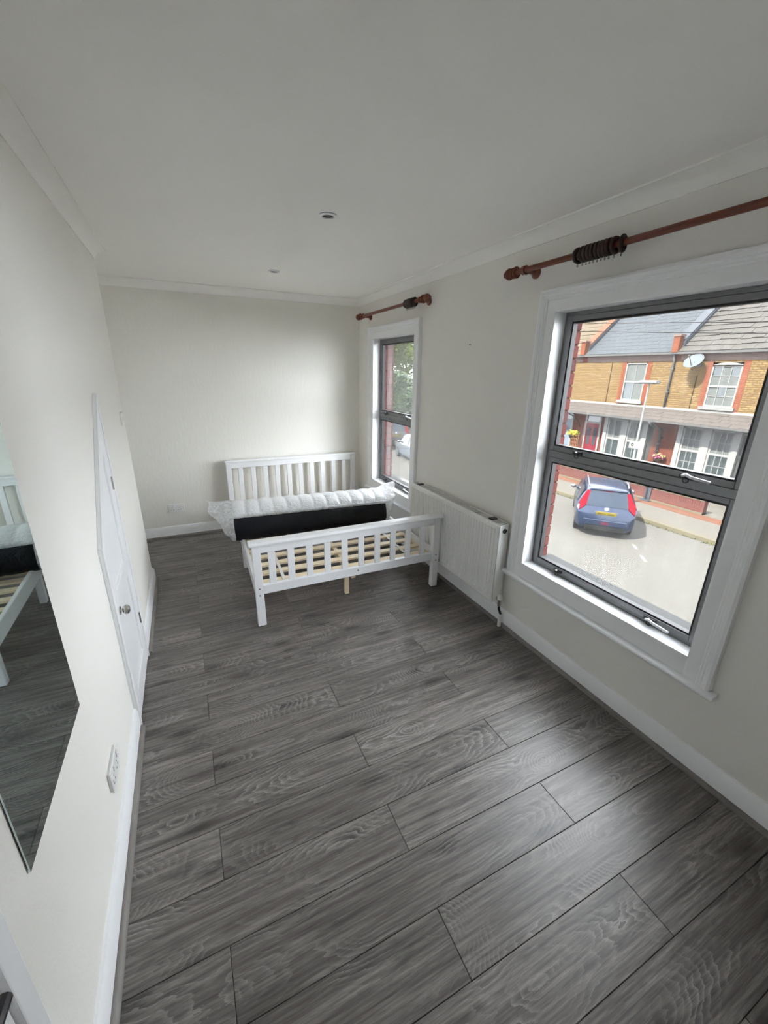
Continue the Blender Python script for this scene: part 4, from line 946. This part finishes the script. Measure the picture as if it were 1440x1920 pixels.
# --- cars
def car(name, label, loc, heading, paint_, L=4.05, HW=.845, HT=1.52, plate_=True, suv=False, rails=True, group='parked cars'):
    t = thing(name, label, 'car', loc, group, rz=heading)
    k = HT / 1.52; s = L / 4.05
    #        x     zb    zs    belt  top   hw_s  hw_b  hw_t
    st_ = [(0.00, .34, .42, .62, .64, .56, .66, .60), (.05, .25, .36, .78, .80, .72, .80, .70), (.13, .22, .34, .90, .93, .80, .835, .72), (.20, .22, .33, .96, 1.06, .82, .845, .70),
           (.42, .22, .32, .98, 1.45, .83, .845, .57), (.55, .22, .32, .97, 1.50, .84, .845, .575), (1.2, .22, .30, .94, 1.525, .84, .845, .60), (1.95, .22, .30, .91, 1.51, .84, .845, .60),
           (2.45, .22, .30, .90, 1.40, .84, .845, .60), (3.05, .22, .30, .89, .99, .83, .84, .66), (3.20, .22, .30, .86, .90, .82, .835, .64), (3.75, .24, .32, .74, .78, .78, .80, .60), (3.98, .28, .38, .60, .62, .64, .68, .50), (4.05, .34, .42, .52, .53, .52, .56, .42)]
    if suv: st_ = [(x, zb, zs, bl, (tp if tp < 1.0 else tp), a, b, c + .04) for x, zb, zs, bl, tp, a, b, c in st_]
    def sect(q, grow=0):
        x, zb, zs, bl, tp, hs, hb_, ht = q; x *= s
        f = HW / .845
        half = [(0, zb), (hs * .8, zb), (hs, zs), ((hs + hb_) / 2 + .01, (zs + bl) * .52), (hb_, bl), ((hb_ * .45 + ht * .55), bl + (tp - bl) * .55), (ht, tp - (tp - bl) * .06), (ht * .85, tp), (0, tp + .012)]
        pts = [(x, y * f + (grow if y > 0 else 0), z * k) for y, z in half] + [(x, -y * f - (grow if y > 0 else 0), z * k) for y, z in half[-2:0:-1]]
        return pts
    body = MB().rings([sect(q) for q in st_]).build('body', paint_, t, smooth='auto', local=True, angle=28)
    P = lambda x, y, z: (x * s, y * HW / .845, z * k)
    def panel(pts, mat, nm, off=.008, par=None):
        pts = [Vector(P(*p)) for p in pts]; nn = (pts[1] - pts[0]).cross(pts[2] - pts[0]).normalized() * off
        if nn.dot(sum(pts, Vector()) / len(pts) - Vector((L / 2, 0, .7))) < 0: nn = -nn
        n = len(pts); MB().add([p + nn for p in pts] + [p - nn * 1.5 for p in pts], [tuple(range(n)), tuple(range(n, 2 * n))[::-1]] + [(i, n + i, n + (i + 1) % n, (i + 1) % n) for i in range(n)]).build(nm, M[mat], t, local=True)
    # tailgate glass, lamps, bumper, plate
    panel([(.150, -.63, .985), (.150, .63, .985), (.385, .50, 1.415), (.385, -.50, 1.415)][::-1], 'car_glass', 'rear_window', .012)
    for sg_ in (1, -1):
        q = [(.07, .78, .83), (.14, .60, .99), (.395, .515, 1.40), (.43, .60, 1.42), (.24, .80, 1.04)]
        q = [(x - .012, y * sg_, z) for x, y, z in q]; panel(q if sg_ > 0 else q[::-1], 'tail', 'tail_lamp', .014)
        sd = [(.62, .835, 1.00), (1.25, .845, .975), (1.25, .70, 1.42), (.66, .68, 1.40)]; sd2 = [(1.33, .845, .97), (2.55, .842, .93), (2.32, .70, 1.38), (1.33, .70, 1.425)]
        for q in (sd, sd2):
            q = [(x, (y + .004) * sg_, z) for x, y, z in q]; panel(q if sg_ < 0 else q[::-1], 'car_glass', 'side_window', .01)
        MB().ico((2.62 * s, sg_ * (HW + .10), .98 * k), .10, 1, (.6, 1, .75)).tube((2.62 * s, sg_ * (HW - .03), .95 * k), (2.62 * s, sg_ * (HW + .08), .97 * k), .025, 8).build('door_mirror', M['black_plastic'], t, smooth=True, local=True)
        if rails: MB().path([P(.62, sg_ * .56, 1.53), P(.75, sg_ * .57, 1.57), P(1.9, sg_ * .58, 1.57), P(2.1, sg_ * .58, 1.52)], .018, 8).build('roof_rail', M['black_plastic'], t, smooth=True, local=True)
        for x in (.72, 3.25):
            wl = MB().lathe([(0, .20), (.01, .29), (.06, .305), (.17, .305), (.19, .29), (.19, .05)], (x * s, sg_ * (HW + .004), .305), (0, -sg_, 0), 24).build('wheel', M['tyre'], t, smooth='auto', local=True)
            MB().lathe([(0, .06), (.006, .19), (.03, .20)], (x * s, sg_ * (HW + .012), .305), (0, -sg_, 0), 18).build('hub_cap', M['pipe'], t, smooth='auto', local=True)
    panel([(2.50, -.60, 1.37), (2.50, .60, 1.37), (3.00, .68, 1.03), (3.00, -.68, 1.03)], 'car_glass', 'windscreen', .02)
    MB().box(-.035, .06, -.62 * HW / .845, .62 * HW / .845, .40 * k, .60 * k).build('bumper', paint_, t, local=True, bevel=.03, seg=3)
    MB().box(-.015, .06, -.56 * HW / .845, .56 * HW / .845, .24 * k, .40 * k).build('bumper_valance', M['tyre'], t, local=True, bevel=.02)
    MB().box(.36 * s, .46 * s, -.5, .5, 1.452 * k, 1.478 * k).build('spoiler', paint_, t, local=True, bevel=.008)
    MB().box(.385 * s, .40 * s, -.13, .13, 1.415 * k, 1.45 * k).build('brake_light', M['tail'], t, local=True)
    MB().box(-.04, -.03, -.10, .10, .47 * k, .52 * k).build('fog_lamp', M['tail'], t, local=True)
    MB().path([P(.19, 0, 1.02), P(.21, .12, 1.05), P(.22, .38, 1.06)], .012, 6).build('wiper', M['black_plastic'], t, local=True, smooth=True)
    if plate_:
        pb = MB().box(.045, .062, -.30, .30, .70 * k, .86 * k).build('plate_holder', M['black_plastic'], t, local=True)
        p2 = MB().box(.028, .046, -.26, .26, .725 * k, .84 * k).build('number_plate', M['plate'], t, local=True)
        for q in (-.19, -.13, -.07, .03, .10, .16, .21):
            MB().box(.0255, .0285, q - .018, q + .018, .752 * k, .812 * k).build('plate_character', M['wire'], t, local=True)
        MB().torus((.085, .0, .93 * k), (1, 0, .4), .045, .010, 18, 6).box(.078, .09, -.05, .05, .922 * k, .938 * k).build('badge', M['alu_light'], t, local=True, smooth=True)
        MB().box(.072, .082, .40, .56, .80 * k, .835 * k).build('model_lettering', M['alu_light'], t, local=True)
    return t
hd_ = math.radians(41)
car('hatchback', 'dark blue hatchback with a yellow number plate seen from behind', (10.80, 7.45, G), hd_, M['blue_car'], L=3.8, HW=.79, HT=1.43)
car('estate_car', 'dark grey car seen from behind through the far window', (11.65, 22.6, G), math.radians(76), M['black_car'], L=4.5, HT=1.75, suv=True)
car('parked_car', 'ice-blue car partly hidden by the far window frame', (11.1, 17.6, G), math.radians(80), M['ice_car'], L=4.0, HT=1.5, rails=False)
car('saloon_car', 'silver car roof just above the sill of the far window', (5.35, 9.6, G), math.radians(88), M['silver_car'], L=4.3, HT=1.45, HW=.87, rails=False)

# --- trees beyond the far window
def tree(x, y, h, r, mats, label, seed, n=2600, ls=.30, z0=G, low=.25):
    t = thing('street_tree', label, 'tree', (x, y, z0), 'trees down the street'); rr = random.Random(seed)
    MB().lathe([(0, .28), (.5, .2), (h * .55, .12), (h * .8, .05)], (x, y, z0), (0, 0, 1), 10).build('trunk', M['bark'], t, smooth='auto')
    blobs = [(Vector((rr.uniform(-.6, .6) * r, rr.uniform(-.6, .6) * r, h * rr.uniform(low, .95))), r * rr.uniform(.35, .6)) for _ in range(18)]
    mb = MB()
    for k in range(n):
        c, br = rr.choice(blobs); u = Vector((rr.gauss(0, 1), rr.gauss(0, 1), rr.gauss(0, 1))).normalized() * br * rr.uniform(.35, 1.05)
        p = c + u + Vector((x, y, z0)); a = Vector((rr.gauss(0, 1), rr.gauss(0, 1), rr.gauss(0, 1))).normalized(); b = a.orthogonal().normalized(); q = ls * rr.uniform(.6, 1.3)
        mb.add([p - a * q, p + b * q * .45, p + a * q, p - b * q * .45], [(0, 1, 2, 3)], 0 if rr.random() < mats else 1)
    o = mb.build('foliage', [M['leaf'], M['leaf_dark']], t); o['kind'] = 'stuff'
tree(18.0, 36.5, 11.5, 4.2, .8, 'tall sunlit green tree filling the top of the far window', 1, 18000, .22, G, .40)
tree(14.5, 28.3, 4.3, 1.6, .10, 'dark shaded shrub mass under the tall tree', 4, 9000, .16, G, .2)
wv = thing('white_gable', 'small white gabled outbuilding at the right edge of the far window view', 'building', (17.9, 31.5, G))
MB().box(16.8, 19.0, 30.5, 32.5, G, .1).build('walls', M['ext_white'], wv)
MB().prism([(16.7, .1), (19.1, .1), (17.9, 1.2)], 30.4, 32.6, lambda p, s: (p[0], s, p[1])).build('roof', M['tile_grey'], wv)
MB().box(17.4, 18.1, 30.47, 30.51, -1.1, -.4).build('window', M['ext_glass'], wv)
